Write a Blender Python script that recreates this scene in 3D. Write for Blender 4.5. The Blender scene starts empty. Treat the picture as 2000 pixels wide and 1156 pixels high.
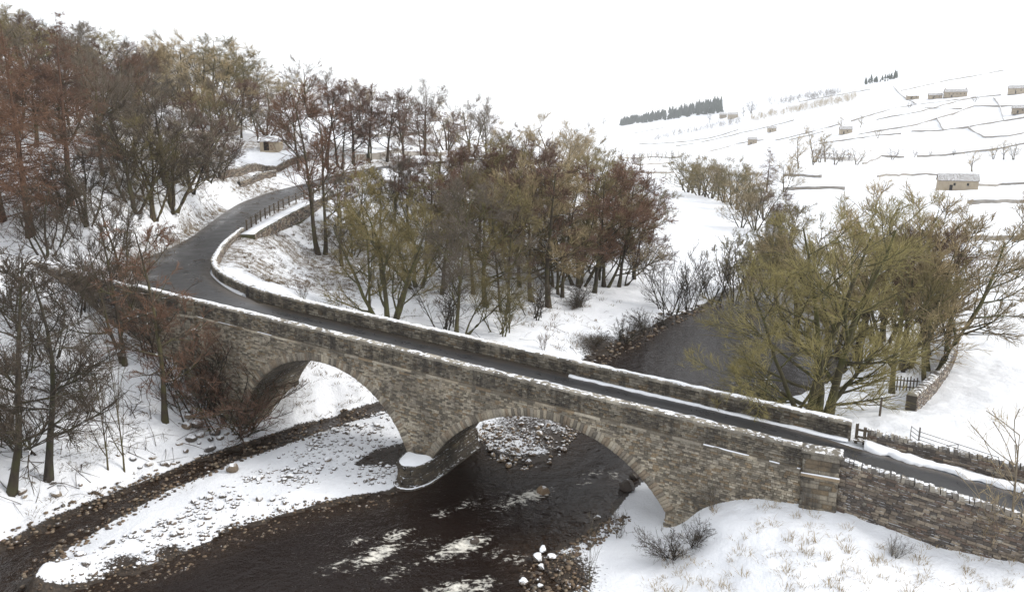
import bpy, bmesh, math, random
import numpy as np
from mathutils import Vector, Matrix

random.seed(7)
RNG = np.random.RandomState(11)
scene = bpy.context.scene
COL = scene.collection

# ------------------------------------------------------------------ camera
FPX, CX, CY = 1450.0, 1000.0, 578.0          # focal length and centre in photograph pixels
TH = math.atan((578.0 - 270.0) / FPX)        # downward pitch
CAMZ = 21.5                                  # height above the river
cam_data = bpy.data.cameras.new("camera")
cam = bpy.data.objects.new("camera", cam_data)
COL.objects.link(cam)
cam.location = (0, 0, CAMZ)
cam.rotation_euler = (math.pi / 2 - TH, 0, 0)
cam_data.sensor_width = 36.0
cam_data.lens = FPX / 2000.0 * 36.0
cam_data.clip_start = 0.5
cam_data.clip_end = 20000.0
scene.camera = cam

# ------------------------------------------------------------------ sky, sun, exposure
SUN_EL, SUN_ROT = math.radians(34), math.radians(95)      # from the right
world = bpy.data.worlds.new("World")
scene.world = world
world.use_nodes = True
wn, wl = world.node_tree.nodes, world.node_tree.links
wn.clear()
w_out = wn.new("ShaderNodeOutputWorld")
w_bg = wn.new("ShaderNodeBackground")
w_sky = wn.new("ShaderNodeTexSky")
w_sky.sky_type = 'NISHITA'
w_sky.sun_disc = False
w_sky.sun_elevation = SUN_EL
w_sky.sun_rotation = SUN_ROT
w_sky.air_density = 1.0
w_sky.dust_density = 2.0
w_mix = wn.new("ShaderNodeMixRGB")           # overcast deck over the clear sky
w_noise = wn.new("ShaderNodeTexNoise")
w_noise.inputs["Scale"].default_value = 1.6
w_noise.inputs["Detail"].default_value = 5.0
w_ramp = wn.new("ShaderNodeValToRGB")
w_ramp.color_ramp.elements[0].position = 0.30
w_ramp.color_ramp.elements[0].color = (0.80, 0.80, 0.80, 1)
w_ramp.color_ramp.elements[1].position = 0.62
w_ramp.color_ramp.elements[1].color = (0.96, 0.96, 0.96, 1)
w_coord = wn.new("ShaderNodeTexCoord")
wl.new(w_coord.outputs["Generated"], w_noise.inputs["Vector"])
wl.new(w_noise.outputs["Fac"], w_ramp.inputs["Fac"])
wl.new(w_ramp.outputs["Color"], w_mix.inputs["Fac"])
wl.new(w_sky.outputs["Color"], w_mix.inputs["Color1"])
w_mix.inputs["Color2"].default_value = (6.9, 7.0, 7.15, 1)
wl.new(w_mix.outputs["Color"], w_bg.inputs["Color"])
w_bg.inputs["Strength"].default_value = 0.108
wl.new(w_bg.outputs["Background"], w_out.inputs["Surface"])

sun_data = bpy.data.lights.new("sun", 'SUN')
sun = bpy.data.objects.new("sun", sun_data)
COL.objects.link(sun)
sun_data.energy = 1.5
sun_data.angle = math.radians(14)
sun_data.color = (1.0, 0.96, 0.90)
sd = Vector((math.sin(SUN_ROT) * math.cos(SUN_EL), math.cos(SUN_ROT) * math.cos(SUN_EL), math.sin(SUN_EL)))
sun.rotation_euler = sd.to_track_quat('Z', 'Y').to_euler()
sun.location = sd * 300

scene.view_settings.view_transform = 'Standard'
scene.view_settings.look = 'None'
scene.view_settings.exposure = 0.80
scene.view_settings.gamma = 1.0
scene.view_settings.use_curve_mapping = False
scene.render.engine = 'CYCLES'
scene.cycles.use_denoising = True
scene.cycles.max_bounces = 6
scene.cycles.diffuse_bounces = 3
scene.cycles.glossy_bounces = 3
scene.cycles.transparent_max_bounces = 8
scene.cycles.volume_bounces = 1

# ------------------------------------------------------------------ small maths helpers
AZ, DPL = 0.4640, 37.4356                    # bridge: bearing of its face, distance of its face plane
SA, CA = math.sin(AZ), math.cos(AZ)
def loc2w(s, y):                             # bridge coordinates (along, across) -> world x, y
    return (SA * (DPL + y) + CA * s, CA * (DPL + y) - SA * s)
def w2loc(x, y):
    return (x * CA - y * SA, x * SA + y * CA - DPL)
def ray(px, py):
    u, v = (px - CX) / FPX, (CY - py) / FPX
    return (u, math.cos(TH) + v * math.sin(TH), -math.sin(TH) + v * math.cos(TH))
def at_z(px, py, zrel):                      # point where the sight line reaches a height (relative to the camera)
    r = ray(px, py); k = zrel / r[2]
    return (r[0] * k, r[1] * k)
def at_range(px, dist):                      # point at a ground distance along a bearing (horizon row)
    u = (px - CX) / FPX * math.cos(TH)
    n = math.hypot(u, 1)
    return (u / n * dist, dist / n)
def project(x, y, z):
    z = z - CAMZ
    d = y * math.cos(TH) - z * math.sin(TH)
    v = y * math.sin(TH) + z * math.cos(TH)
    return (CX + FPX * x / d, CY - FPX * v / d, d)

def _hash(ix, iy, seed):
    h = (ix * 374761393 + iy * 668265263 + seed * 974634777) & 0xffffffff
    h = ((h ^ (h >> 13)) * 1274126177) & 0xffffffff
    return ((h ^ (h >> 16)) & 0xffff) / 65535.0
def vnoise(x, y, seed=0):
    x = np.asarray(x, float); y = np.asarray(y, float)
    ix = np.floor(x).astype(np.int64); iy = np.floor(y).astype(np.int64)
    fx, fy = x - ix, y - iy
    fx = fx * fx * (3 - 2 * fx); fy = fy * fy * (3 - 2 * fy)
    a, b = _hash(ix, iy, seed), _hash(ix + 1, iy, seed)
    c, d = _hash(ix, iy + 1, seed), _hash(ix + 1, iy + 1, seed)
    return (a + (b - a) * fx) * (1 - fy) + (c + (d - c) * fx) * fy
def fbm(x, y, oct=4, seed=0):
    t, amp, tot = 0, 1.0, 0
    for i in range(oct):
        t = t + amp * vnoise(x * 2 ** i, y * 2 ** i, seed + i * 17); tot += amp; amp *= 0.5
    return t / tot
def sstep(a, b, x):
    t = np.clip((x - a) / (b - a), 0, 1)
    return t * t * (3 - 2 * t)
def seg_dist(x, y, pts):                     # distance to a polyline and interpolated index
    best = np.full(np.shape(x), 1e9); par = np.zeros(np.shape(x))
    for i in range(len(pts) - 1):
        ax, ay = pts[i]; bx, by = pts[i + 1]
        dx, dy = bx - ax, by - ay
        t = np.clip(((x - ax) * dx + (y - ay) * dy) / (dx * dx + dy * dy), 0, 1)
        d = np.hypot(x - ax - t * dx, y - ay - t * dy)
        m = d < best
        best = np.where(m, d, best); par = np.where(m, i + t, par)
    return best, par
def inside(x, y, poly):
    c = np.zeros(np.shape(x), bool)
    n = len(poly); j = n - 1
    for i in range(n):
        xi, yi = poly[i]; xj, yj = poly[j]
        cond = ((yi > y) != (yj > y)) & (x < (xj - xi) * (y - yi) / ((yj - yi) + 1e-12) + xi)
        c ^= cond; j = i
    return c

def cope_z(s):  return CAMZ - 15.172 - 0.0773 * s        # top of the bridge coping
def wall_z(s):  return CAMZ - 15.39 - 0.155 * s          # cope of the road wall right of the bridge
def road_z(s):                                           # road surface along the bridge axis
    s = np.asarray(s, float)
    return np.where(s < -0.7, cope_z(s) - 1.0, CAMZ - 16.118 - 0.14 * (s + 0.7))

# road beyond the bridge's left end: (outer edge, inner edge, height relative to camera)
ROAD_PAIRS = [((262, 536), (413, 535), -12.5), ((266, 520), (418, 516), -12.35), ((300, 498), (434, 494), -12.1),
              ((345, 478), (453, 476), -11.8), ((390, 452), (480, 450), -11.2), ((430, 422), (516, 421), -10.6),
              ((470, 397), (560, 398), -9.9), ((520, 378), (607, 379), -9.0), ((560, 367), (645, 367), -8.4),
              ((600, 357), (675, 358), -7.7), ((660, 340), (738, 341), -6.6), ((740, 326), (820, 328), -5.6),
              ((830, 317), (900, 319), -4.8), ((920, 311), (985, 313), -4.1)]
road_left, road_right, road_h = [], [], []   # outer, inner edges in world xy
for s in (34, 26, 20, 15, 11, 8, 5, 2, -1, -5, -10, -20, -30, -38, -43):
    bend = 0.0 if s < 8 else -0.012 * (s - 8) ** 2
    road_left.append(loc2w(s, 0.5 + bend)); road_right.append(loc2w(s, (4.9 if s < -1 else 4.1) + bend)); road_h.append(float(road_z(s)))
road_left.append(loc2w(-46.5, 0.5)); road_right.append(at_z(490, 587, -12.78)); road_h.append(CAMZ - 12.72)
road_left.append(loc2w(-50.0, 0.6)); road_right.append(at_z(445, 566, -12.66)); road_h.append(CAMZ - 12.62)
for o, i, z in ROAD_PAIRS:
    road_left.append(at_z(o[0], o[1], z)); road_right.append(at_z(i[0], i[1], z)); road_h.append(CAMZ + z)
road_mid = [((a[0] + b[0]) / 2, (a[1] + b[1]) / 2) for a, b in zip(road_left, road_right)]

# ------------------------------------------------------------------ terrain: thin-plate surface through surveyed points
CTRL = []
def cpx(px, py, z): x, y = at_z(px, py, z); CTRL.append((x, y, z))
def cloc(s, yy, z): x, y = loc2w(s, yy); CTRL.append((x, y, z))
def crg(px, d, z):  x, y = at_range(px, d); CTRL.append((x, y, z))
# right bank in front of the wall
for s, y, z in ((-0.6, -.3, -18.0), (1.7, -.3, -18.35), (4.3, -.3, -18.75), (7.1, -.3, -18.75), (-7.0, -.4, -19.3), (-8.6, -.6, -20.9),
                (-4.5, -.3, -18.25), (-2.4, -.3, -18.1), (14, -1, -19.3), (-5, -6, -20.3), (3, -5, -19.6), (9, -6, -19.8), (3, -12, -20.5),
                (-10, -4, -21.1), (-8, -9, -21.1), (12, -14, -20.6), (0, -20, -20.9), (25, -10, -20.2),
                (-11, 1.5, -21.2), (-11, 5.5, -21.25), (-9.5, 3, -20.8), (-20, 2, -22), (-15, -12, -22.2), (-33, 3, -21.2), (-30, -6, -21.1),
                (-27, 10, -21.2), (-36, -13, -21.2), (-25, -20, -22), (-41, 2.5, -20.9),
                (-54.4, -.5, -15.0), (-48.4, -.5, -16.75), (-44.2, -.5, -20.2), (-61, -.5, -11.6), (-70, -.5, -9.0),
                (-3, 9, -17.5), (-7, 9, -19.6), (3, 9, -17.0), (9, 9, -17.6), (20, 9, -18.3), (-46, 9, -14.6), (-42, 9, -17.5), (-40, 7, -19.0)):
    cloc(s, y, z)
for p in ((20, 1045, -21.35), (250, 945, -21.3), (450, 880, -21.2), (60, 952, -20.3), (150, 900, -20.0), (235, 910, -20.5), (325, 822, -19.7), (400, 850, -20.9),
          (0, 860, -18.6), (100, 800, -17.9), (200, 760, -17.7), (290, 720, -17.0), (0, 700, -15.2), (60, 600, -12.6), (150, 660, -14.8),
          (60, 450, -8.2), (130, 385, -5.8), (200, 310, -2.5), (250, 430, -8.2), (330, 440, -9.6), (330, 380, -6.6), (200, 480, -9.4),
          (390, 400, -8.2), (440, 360, -7.0), (480, 335, -5.6), (540, 330, -5.6),
          # centre slope between road and river
          (520, 480, -13.3), (480, 545, -14.2), (600, 480, -14.2), (700, 450, -13.3), (620, 545, -16.0), (700, 600, -17.6), (850, 500, -15.6), (900, 640, -18.8), (1020, 655, -19.6),
          (1100, 660, -20.3), (1000, 520, -17.0), (1215, 555, -19.7), (1000, 420, -13.2), (1200, 450, -17.5), (1000, 360, -9.6),
          (800, 400, -10.0), (1150, 620, -20.3), (1150, 400, -15.0), (640, 410, -10.6),
          # valley floor, right of the river and behind the trees
          (1300, 540, -20.1), (1350, 450, -19.9), (1300, 380, -19.7), (1260, 340, -19.5), (1200, 345, -18.0), (1560, 590, -20.3), (1640, 640, -20.2),
          (1730, 790, -17.8), (1790, 800, -17.7), (1870, 690, -18.3), (1990, 700, -18.2), (1900, 600, -18.6), (1950, 480, -18.7), (1950, 400, -18.5),
          (1870, 368, -18.4), (1700, 420, -19.3), (1700, 345, -17.5), (1500, 360, -19.4), (1600, 320, -13.5), (1850, 320, -13.8), (1960, 330, -15)):
    cpx(*p)
for p in ((-400, 60, -2), (-400, 110, 10), (-400, 200, 22), (-200, 40, -15), (-200, 70, -4), (100, 110, 1.5), (100, 160, 9.5), (100, 220, 17), (100, 330, 24), (100, 900, 38),
          (440, 145, -3.0), (560, 150, -3.1), (450, 180, 1.2), (450, 230, 10.5), (450, 280, 18), (450, 400, 23), (450, 1000, 28), (580, 330, 23), (580, 210, 5),
          (700, 180, -2.0), (700, 260, 7), (760, 250, 0.8), (800, 340, 12), (900, 200, -4.5), (900, 350, 5), (1000, 400, 1.5), (1000, 240, -8), (1100, 450, -3), (1100, 280, -13), (800, 900, 25), (1000, 900, 5),
          (1180, 600, -13), (1250, 900, -17), (1330, 650, -18.2), (1400, 560, -17.5), (1130, 1500, 8),
          (1150, 1900, 32), (1300, 1150, -2), (1300, 1500, 30), (1300, 1900, 62), (1420, 1000, 5), (1420, 1500, 62), (1420, 1800, 92), (1550, 700, -3), (1550, 1000, 30), (1550, 1400, 78), (1550, 1700, 104),
          (1730, 560, -4), (1730, 800, 30), (1730, 1100, 72), (1730, 1400, 112), (1900, 560, -2), (1900, 900, 50), (1900, 1300, 106), (2000, 480, -8), (2100, 700, 28), (2100, 1300, 132), (2500, 300, -17), (2500, 800, 40), (2500, 1500, 140),
          (1200, 3500, 60), (1700, 3500, 120), (400, 3500, 40), (2600, 3500, 130), (-400, 3500, 50), (2300, 120, -18.3), (2300, 60, -18.5)):
    crg(*p)
for p in ((0, 20, -22.3), (-350, 27, -20.8), (600, 18, -22.3), (-350, 18, -21.8), (1200, 18, -21.3), (1900, 18, -20.8)): crg(*p)
CT = np.array(CTRL, float)
def _uv(x, y):
    return np.arctan2(x, y) * 2.2, np.log(np.hypot(x, y))
def _phi(r2): return 0.5 * r2 * np.log(r2 + 1e-12)
_cu, _cv = _uv(CT[:, 0], CT[:, 1])
# heights are scaled with distance so that near and far relief weigh alike
_cs = np.maximum(np.hypot(CT[:, 0], CT[:, 1]), 1) ** 0.5
_n = len(CT)
_K = _phi((_cu[:, None] - _cu) ** 2 + (_cv[:, None] - _cv) ** 2) + np.eye(_n) * 2e-4
_P = np.stack([np.ones(_n), _cu, _cv], 1)
_A = np.zeros((_n + 3, _n + 3)); _A[:_n, :_n] = _K; _A[:_n, _n:] = _P; _A[_n:, :_n] = _P.T
_sol = np.linalg.solve(_A, np.concatenate([CT[:, 2] / _cs, np.zeros(3)]))
def tps(x, y):
    u, v = _uv(x, y)
    out = _sol[_n] + _sol[_n + 1] * u + _sol[_n + 2] * v
    for i in range(_n):
        out = out + _sol[i] * _phi((u - _cu[i]) ** 2 + (v - _cv[i]) ** 2)
    return out * np.sqrt(np.hypot(x, y)) + CAMZ

# water outlines (unprojected at river level)
def poly_px(pts): return [at_z(px, py, -CAMZ) if not isinstance(py, str) else None for px, py in pts]
RIVER = [at_z(px, py, -CAMZ) for px, py in ((-320, 1330), (55, 1180), (200, 1138), (330, 1095), (480, 1030), (640, 985), (765, 965), (830, 930), (925, 872), (968, 893), (1010, 906), (1080, 894), (1128, 850),
         (1120, 780), (1120, 722), (1190, 690), (1250, 655), (1310, 622), (1395, 592), (1440, 565), (1470, 530), (1492, 480), (1500, 440), (1505, 415),
         (1520, 415), (1525, 440), (1545, 480), (1590, 545), (1640, 610), (1660, 690), (1620, 760), (1520, 810), (1400, 850), (1262, 925), (1228, 962), (1175, 1015), (1120, 1052), (1050, 1085), (1075, 1130), (1130, 1200), (1250, 1420))]
STREAM = [at_z(px, py, -CAMZ) for px, py in ((-220, 1140), (0, 1072), (110, 1020), (250, 958), (400, 900), (510, 864), (600, 834), (700, 806), (790, 776), (850, 744), (905, 728), (870, 752), (790, 790), (700, 820), (600, 849), (520, 874), (430, 906), (330, 952), (220, 1014), (125, 1072), (62, 1130), (40, 1200), (-200, 1300), (-400, 1220))]
POOL = [at_z(px, py, -CAMZ) for px, py in ((706, 905), (745, 884), (800, 872), (830, 880), (800, 905), (760, 908))]
def water_sd(x, y):                          # signed distance to water: negative inside
    out = np.full(np.shape(x), 1e9)
    for poly in (RIVER, STREAM, POOL):
        d, _ = seg_dist(x, y, poly + [poly[0]])
        d = np.where(inside(x, y, poly), -d, d)
        out = np.minimum(out, d)
    return out

def height(x, y, fine=True):
    x = np.asarray(x, float); y = np.asarray(y, float)
    z = tps(x, y)
    s, yl = w2loc(x, y)
    r = np.hypot(x, y)
    if fine:
        z = z + (fbm(x * .16, y * .16, 4, 3) - .5) * 0.9 * sstep(0.4, 3.0, z) * np.clip(r / 80, .5, 2.2)
        z = z + (fbm(x * 1.1, y * 1.1, 3, 9) - .5) * 0.24 * sstep(0.1, 1.2, z)
    near = r < 700
    sd = np.full(np.shape(x), 1e3)
    if np.any(near):
        sdn = water_sd(x[near], y[near]) + (fbm(x[near] * .7, y[near] * .7, 3, 21) - .5) * 1.6
        sd[near] = sdn
    zb = np.where(sd > 0, np.minimum(0.10 + 0.16 * sd, 9), 0)
    shore = 0.05 + (np.maximum(z, 0.22) - 0.05) * sstep(0.0, 2.4, sd)
    zin = -0.10 - 0.5 * sstep(0, 3.0, -sd)
    z = np.where(sd > 0, shore, np.minimum(z, zin))
    # road bed
    if np.any(near):
        d, par = seg_dist(x, y, road_mid)
        hz = np.interp(par, np.arange(len(road_h)), road_h)
        wid = np.interp(par, np.arange(len(road_h)), [math.hypot(a[0] - b[0], a[1] - b[1]) / 2 for a, b in zip(road_left, road_right)])
        off = (s < -47) | (s > 8)
        onb = (s >= -47) & (s <= 8)
        fill = (((s < -43.2) & (s > -64)) | (s > -3.0)) & (s < 30) & (yl > 0.22) & (yl < 5.6)
        bed = hz - 0.10
        w = 1 - sstep(0.0, 1.0, (d - wid - 0.5) / np.where(z < bed, 6.5, 3.0))
        # uphill side keeps a steep bank, downhill side a verge
        z = np.where(off & (yl > 0.22), z + (bed - z) * w, z)
        zr = np.where(s < -0.7, cope_z(s) - 1.0, CAMZ - 16.118 - 0.14 * (s + 0.7))
        fz = np.where(s < -50, np.maximum(zr - .1, np.minimum(z, zr + 1.5 + (yl - .5) * .1)), zr - np.where(s < -43, .42, .10))
        z = np.where(fill & ~(off & (d < wid + .3)), np.where(s < -46.5, np.where(yl < 0.9, np.minimum(fz, cope_z(s) - .12), z), fz), z)
    return z
def gz(x, y): return float(height(np.array([x]), np.array([y]))[0])
def gz_many(xy):
    a = np.array(xy, float); return height(a[:, 0], a[:, 1])

# ==== BUILD
# ------------------------------------------------------------------ object helpers
def link(o, parent=None):
    COL.objects.link(o)
    if parent is not None: o.parent = parent
    return o
def tag(o, label=None, cat=None, group=None, kind=None):
    if label: o["label"] = label
    if cat: o["category"] = cat
    if group: o["group"] = group
    if kind is None and cat and ("wall" in cat or cat in ("bridge", "fence")): kind = "thing"
    if kind: o["kind"] = kind
    return o
def empty(name, loc=(0, 0, 0), rotz=0.0):
    o = bpy.data.objects.new(name, None)
    o.empty_display_size = 0.5
    o.location = loc; o.rotation_euler = (0, 0, rotz)
    COL.objects.link(o)
    return o
def mesh(name, verts, faces, mat=None, smooth=False):
    me = bpy.data.meshes.new(name)
    verts = np.asarray(verts, np.float32)
    if isinstance(faces, np.ndarray):
        nf, k = faces.shape
        me.vertices.add(len(verts)); me.vertices.foreach_set("co", verts.ravel())
        me.loops.add(nf * k); me.loops.foreach_set("vertex_index", faces.astype(np.int32).ravel())
        me.polygons.add(nf)
        me.polygons.foreach_set("loop_start", np.arange(0, nf * k, k, dtype=np.int32))
        me.polygons.foreach_set("loop_total", np.full(nf, k, np.int32))
        me.update(calc_edges=True)
    else:
        me.from_pydata([tuple(map(float, v)) for v in verts], [], faces)
        me.update()
    if mat: me.materials.append(mat)
    if smooth: me.polygons.foreach_set("use_smooth", np.ones(len(me.polygons), bool))
    return me
def obj(name, verts, faces, mat=None, parent=None, smooth=False):
    return link(bpy.data.objects.new(name, mesh(name, verts, faces, mat, smooth)), parent)
def fattr(me, name, vals):
    a = me.attributes.new(name, 'FLOAT', 'POINT'); a.data.foreach_set("value", np.asarray(vals, np.float32).ravel())

class MB:
    """collects quads and triangles for one mesh"""
    def __init__(self): self.v = []; self.f = []
    def add(self, vs, fs):
        k = len(self.v); self.v.extend([tuple(p) for p in vs]); self.f.extend([tuple(i + k for i in q) for q in fs])
    def box(self, x0, x1, y0, y1, z0, z1, rot=0.0, c=None):
        vs = [(x, y, z) for z in (z0, z1) for y in (y0, y1) for x in (x0, x1)]
        if c is not None or rot:
            c = c or (0, 0, 0); ca, sa = math.cos(rot), math.sin(rot)
            vs = [(c[0] + x * ca - y * sa, c[1] + x * sa + y * ca, c[2] + z) for x, y, z in vs]
        self.add(vs, [(0, 2, 3, 1), (4, 5, 7, 6), (0, 1, 5, 4), (2, 6, 7, 3), (0, 4, 6, 2), (1, 3, 7, 5)])
    def tube(self, pts, radii, sides=6, cap=True):
        pts = [Vector(p) for p in pts]; n = len(pts); k = len(self.v)
        up = Vector((0.3, 0.2, 1)).normalized()
        for i, p in enumerate(pts):
            t = (pts[min(i + 1, n - 1)] - pts[max(i - 1, 0)])
            t = t.normalized() if t.length > 1e-9 else Vector((0, 0, 1))
            a = t.cross(up)
            if a.length < 1e-3: a = t.cross(Vector((1, 0, 0)))
            a.normalize(); b = t.cross(a)
            for j in range(sides):
                q = 2 * math.pi * j / sides
                self.v.append(tuple(p + (a * math.cos(q) + b * math.sin(q)) * radii[i]))
        for i in range(n - 1):
            for j in range(sides):
                j2 = (j + 1) % sides
                self.f.append((k + i * sides + j, k + i * sides + j2, k + (i + 1) * sides + j2, k + (i + 1) * sides + j))
        if cap:
            self.f.append(tuple(k + j for j in range(sides - 1, -1, -1)))
            self.f.append(tuple(k + (n - 1) * sides + j for j in range(sides)))
    def build(self, name, mat, parent=None, smooth=False): return obj(name, self.v, self.f, mat, parent, smooth)

# ------------------------------------------------------------------ materials
class NT:
    def __init__(self, name):
        self.m = bpy.data.materials.new(name); self.m.use_nodes = True
        self.t = self.m.node_tree; self.n = self.t.nodes; self.n.clear()
        self.out = self.n.new("ShaderNodeOutputMaterial")
        self.b = self.n.new("ShaderNodeBsdfPrincipled")
        self.t.links.new(self.b.outputs[0], self.out.inputs[0])
    def node(self, typ, **kw):
        n = self.n.new(typ)
        for k, v in kw.items():
            if k.startswith("i_"):
                key = k[2:].replace("_", " ")
                n.inputs[key].default_value = v
            else: setattr(n, k, v)
        return n
    def L(self, a, b): self.t.links.new(a, b)
    def pos(self, scale=(1, 1, 1)):
        g = self.node("ShaderNodeNewGeometry")
        m = self.node("ShaderNodeMapping"); m.inputs["Scale"].default_value = scale
        self.L(g.outputs["Position"], m.inputs["Vector"]); return m.outputs[0]
    def noise(self, scale, detail=4, rough=.55, vec=None, w=0):
        n = self.node("ShaderNodeTexNoise"); n.inputs["Scale"].default_value = scale
        n.inputs["Detail"].default_value = detail; n.inputs["Roughness"].default_value = rough
        self.L(vec if vec is not None else self.pos(), n.inputs["Vector"]); return n.outputs["Fac"]
    def ramp(self, fac, stops, interp='LINEAR'):
        r = self.node("ShaderNodeValToRGB"); cr = r.color_ramp; cr.interpolation = interp
        while len(cr.elements) < len(stops): cr.elements.new(0.5)
        for e, (p, c) in zip(cr.elements, stops):
            e.position = p; e.color = (c, c, c, 1) if not isinstance(c, tuple) else (*c, 1)
        self.L(fac, r.inputs[0]); return r.outputs[0]
    def mix(self, fac, a, b, typ='MIX'):
        m = self.node("ShaderNodeMixRGB", blend_type=typ)
        for k, x in ((0, fac), (1, a), (2, b)):
            if isinstance(x, (int, float)): m.inputs[k].default_value = x if k == 0 else (x, x, x, 1)
            elif isinstance(x, tuple): m.inputs[k].default_value = (*x, 1)
            else: self.L(x, m.inputs[k])
        return m.outputs[0]
    def math(self, op, a, b=0.0, clamp=False):
        m = self.node("ShaderNodeMath", operation=op); m.use_clamp = clamp
        for k, x in ((0, a), (1, b)):
            if isinstance(x, (int, float)): m.inputs[k].default_value = x
            else: self.L(x, m.inputs[k])
        return m.outputs[0]
    def attr(self, name):
        a = self.node("ShaderNodeAttribute", attribute_name=name); return a.outputs["Fac"]
    def nz(self):
        g = self.node("ShaderNodeNewGeometry"); s = self.node("ShaderNodeSeparateXYZ")
        self.L(g.outputs["Normal"], s.inputs[0]); return s.outputs["Z"]
    def bump(self, h, strength=.3, dist=.05):
        b = self.node("ShaderNodeBump"); b.inputs["Strength"].default_value = strength; b.inputs["Distance"].default_value = dist
        self.L(h, b.inputs["Height"]); self.L(b.outputs[0], self.b.inputs["Normal"])
    def fin(self, col, rough=.7, spec=.3):
        if isinstance(col, tuple): self.b.inputs["Base Color"].default_value = (*col, 1)
        else: self.L(col, self.b.inputs["Base Color"])
        if isinstance(rough, (int, float)): self.b.inputs["Roughness"].default_value = rough
        else: self.L(rough, self.b.inputs["Roughness"])
        self.b.inputs["Specular IOR Level"].default_value = spec
        return self.m

SNOW = (0.82, 0.84, 0.875)
def mat_ground():
    t = NT("snow_ground")
    wet, lit = t.attr("wet"), t.attr("litter")
    n1 = t.noise(1.3, 5, .65); n2 = t.noise(7, 5, .7); n3 = t.noise(0.35, 3); n4 = t.noise(22, 3, .6)
    vor = t.node("ShaderNodeTexVoronoi"); vor.inputs["Scale"].default_value = 6.5; t.L(t.pos(), vor.inputs["Vector"])
    peb = t.ramp(vor.outputs["Distance"], [(0.0, (.105, .075, .05)), (.35, (.06, .043, .03)), (.6, (.02, .015, .011))])
    peb = t.mix(t.ramp(n2, [(.35, 0.0), (.65, 1.0)]), peb, (.042, .032, .024))
    litc = t.mix(t.ramp(n4, [(.3, 0.), (.7, 1.)]), (.085, .058, .034), (.19, .145, .085))
    # snow cover broken by wet gravel near water and by litter on the slopes
    wm = t.math('ADD', wet, t.math('MULTIPLY', t.math('SUBTRACT', n2, .5), 1.3))
    wm = t.ramp(wm, [(.44, 0.), (.56, 1.)])
    lm = t.math('ADD', t.math('MULTIPLY', lit, .62), t.math('MULTIPLY', t.math('SUBTRACT', t.math('ADD', t.math('MULTIPLY', n2, .75), t.math('MULTIPLY', n1, .6)), .675), 1.55))
    lm = t.ramp(lm, [(.40, 0.), (.60, 1.)])
    snow = t.mix(t.ramp(n3, [(.3, 0.), (.7, 1.)]), SNOW, (.78, .80, .84))
    c = t.mix(lm, snow, litc); c = t.mix(wm, c, peb)
    h = t.math('ADD', t.math('MULTIPLY', n1, .8), t.math('MULTIPLY', n2, .35))
    h = t.math('SUBTRACT', h, t.math('MULTIPLY', t.math('MAXIMUM', lm, wm), .5))
    t.bump(h, .6, .32)
    return t.fin(c, t.mix(wm, .62, .35), .25)
def mat_stone(name, stops, stain=.5, streak=.4, snow=.0, rough=.85, seed=0.0):
    t = NT(name)
    g = t.node("ShaderNodeNewGeometry"); oi = t.node("ShaderNodeObjectInfo")
    r = t.math('FRACT', t.math('ADD', t.math('ADD', g.outputs["Random Per Island"], oi.outputs["Random"]), seed))
    n = len(stops)
    base = t.ramp(r, [(i / n, c) for i, c in enumerate(stops)], 'CONSTANT')
    fine = t.noise(14, 4, .65); mid = t.noise(3.0, 4, .6)
    base = t.mix(.75, base, t.ramp(fine, [(.25, .55), (.75, 1.35)]), 'MULTIPLY')
    st = t.noise(.42, 6, .72)
    base = t.mix(t.math('MULTIPLY', t.ramp(st, [(.46, 0.), (.58, 1.)]), stain), base, (.048, .042, .038))
    sk = t.noise(1.0, 5, .65, t.pos((1.25, 1.25, .13)))
    base = t.mix(t.math('MULTIPLY', t.ramp(sk, [(.48, 0.), (.62, 1.)]), streak), base, (.045, .04, .036))
    lich = t.noise(2.2, 4, .7, t.pos((1, 1, 1.3)))
    base = t.mix(t.math('MULTIPLY', t.ramp(lich, [(.60, 0.), (.70, 1.)]), .55), base, (.42, .40, .33))
    if snow > 0:
        sm = t.math('MULTIPLY', t.ramp(t.nz(), [(.55, 0.), (.8, 1.)]), t.ramp(t.noise(3.5, 4, .6), [(.62 - .4 * snow, 0.), (.70 - .4 * snow, 1.)]))
        base = t.mix(sm, base, SNOW)
    t.bump(t.math('ADD', fine, mid), .5, .03)
    return t.fin(base, rough, .25)
BRIDGE_C = [(.36, .31, .235), (.275, .24, .185), (.44, .385, .295), (.21, .185, .145), (.40, .36, .29), (.30, .23, .15), (.48, .43, .345), (.17, .15, .12)]
WALL_C = [(.19, .155, .122), (.125, .106, .09), (.26, .215, .165), (.16, .118, .092), (.095, .082, .072), (.31, .26, .20)]
M = {}
M['ground'] = mat_ground()
M['stone'] = mat_stone("bridge_stone", BRIDGE_C, .42, .3)
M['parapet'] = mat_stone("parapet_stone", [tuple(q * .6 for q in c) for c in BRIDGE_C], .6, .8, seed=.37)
M['coping'] = mat_stone("coping_stone", [(.33, .30, .245), (.26, .235, .19), (.38, .345, .285), (.21, .19, .155)], .45, .25, snow=.26)
M['vouss'] = mat_stone("voussoir_stone", [(.35, .30, .23), (.22, .19, .15), (.43, .38, .295), (.27, .215, .155), (.39, .35, .285), (.18, .16, .13)], .4, .3)
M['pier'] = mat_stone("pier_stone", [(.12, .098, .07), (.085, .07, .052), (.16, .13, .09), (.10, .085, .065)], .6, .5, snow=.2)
M['wall'] = mat_stone("road_wall_stone", WALL_C, .35, .3, snow=.28)
M['cope'] = mat_stone("wall_cope_stone", [(.26, .235, .20), (.20, .18, .155), (.33, .30, .25), (.15, .135, .12)], .3, .1, snow=.42)
M['rock'] = mat_stone("river_rock", [(.14, .11, .085), (.10, .085, .07), (.19, .145, .10), (.23, .19, .145), (.085, .075, .068)], .2, .0, snow=.95, rough=.6)
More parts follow.
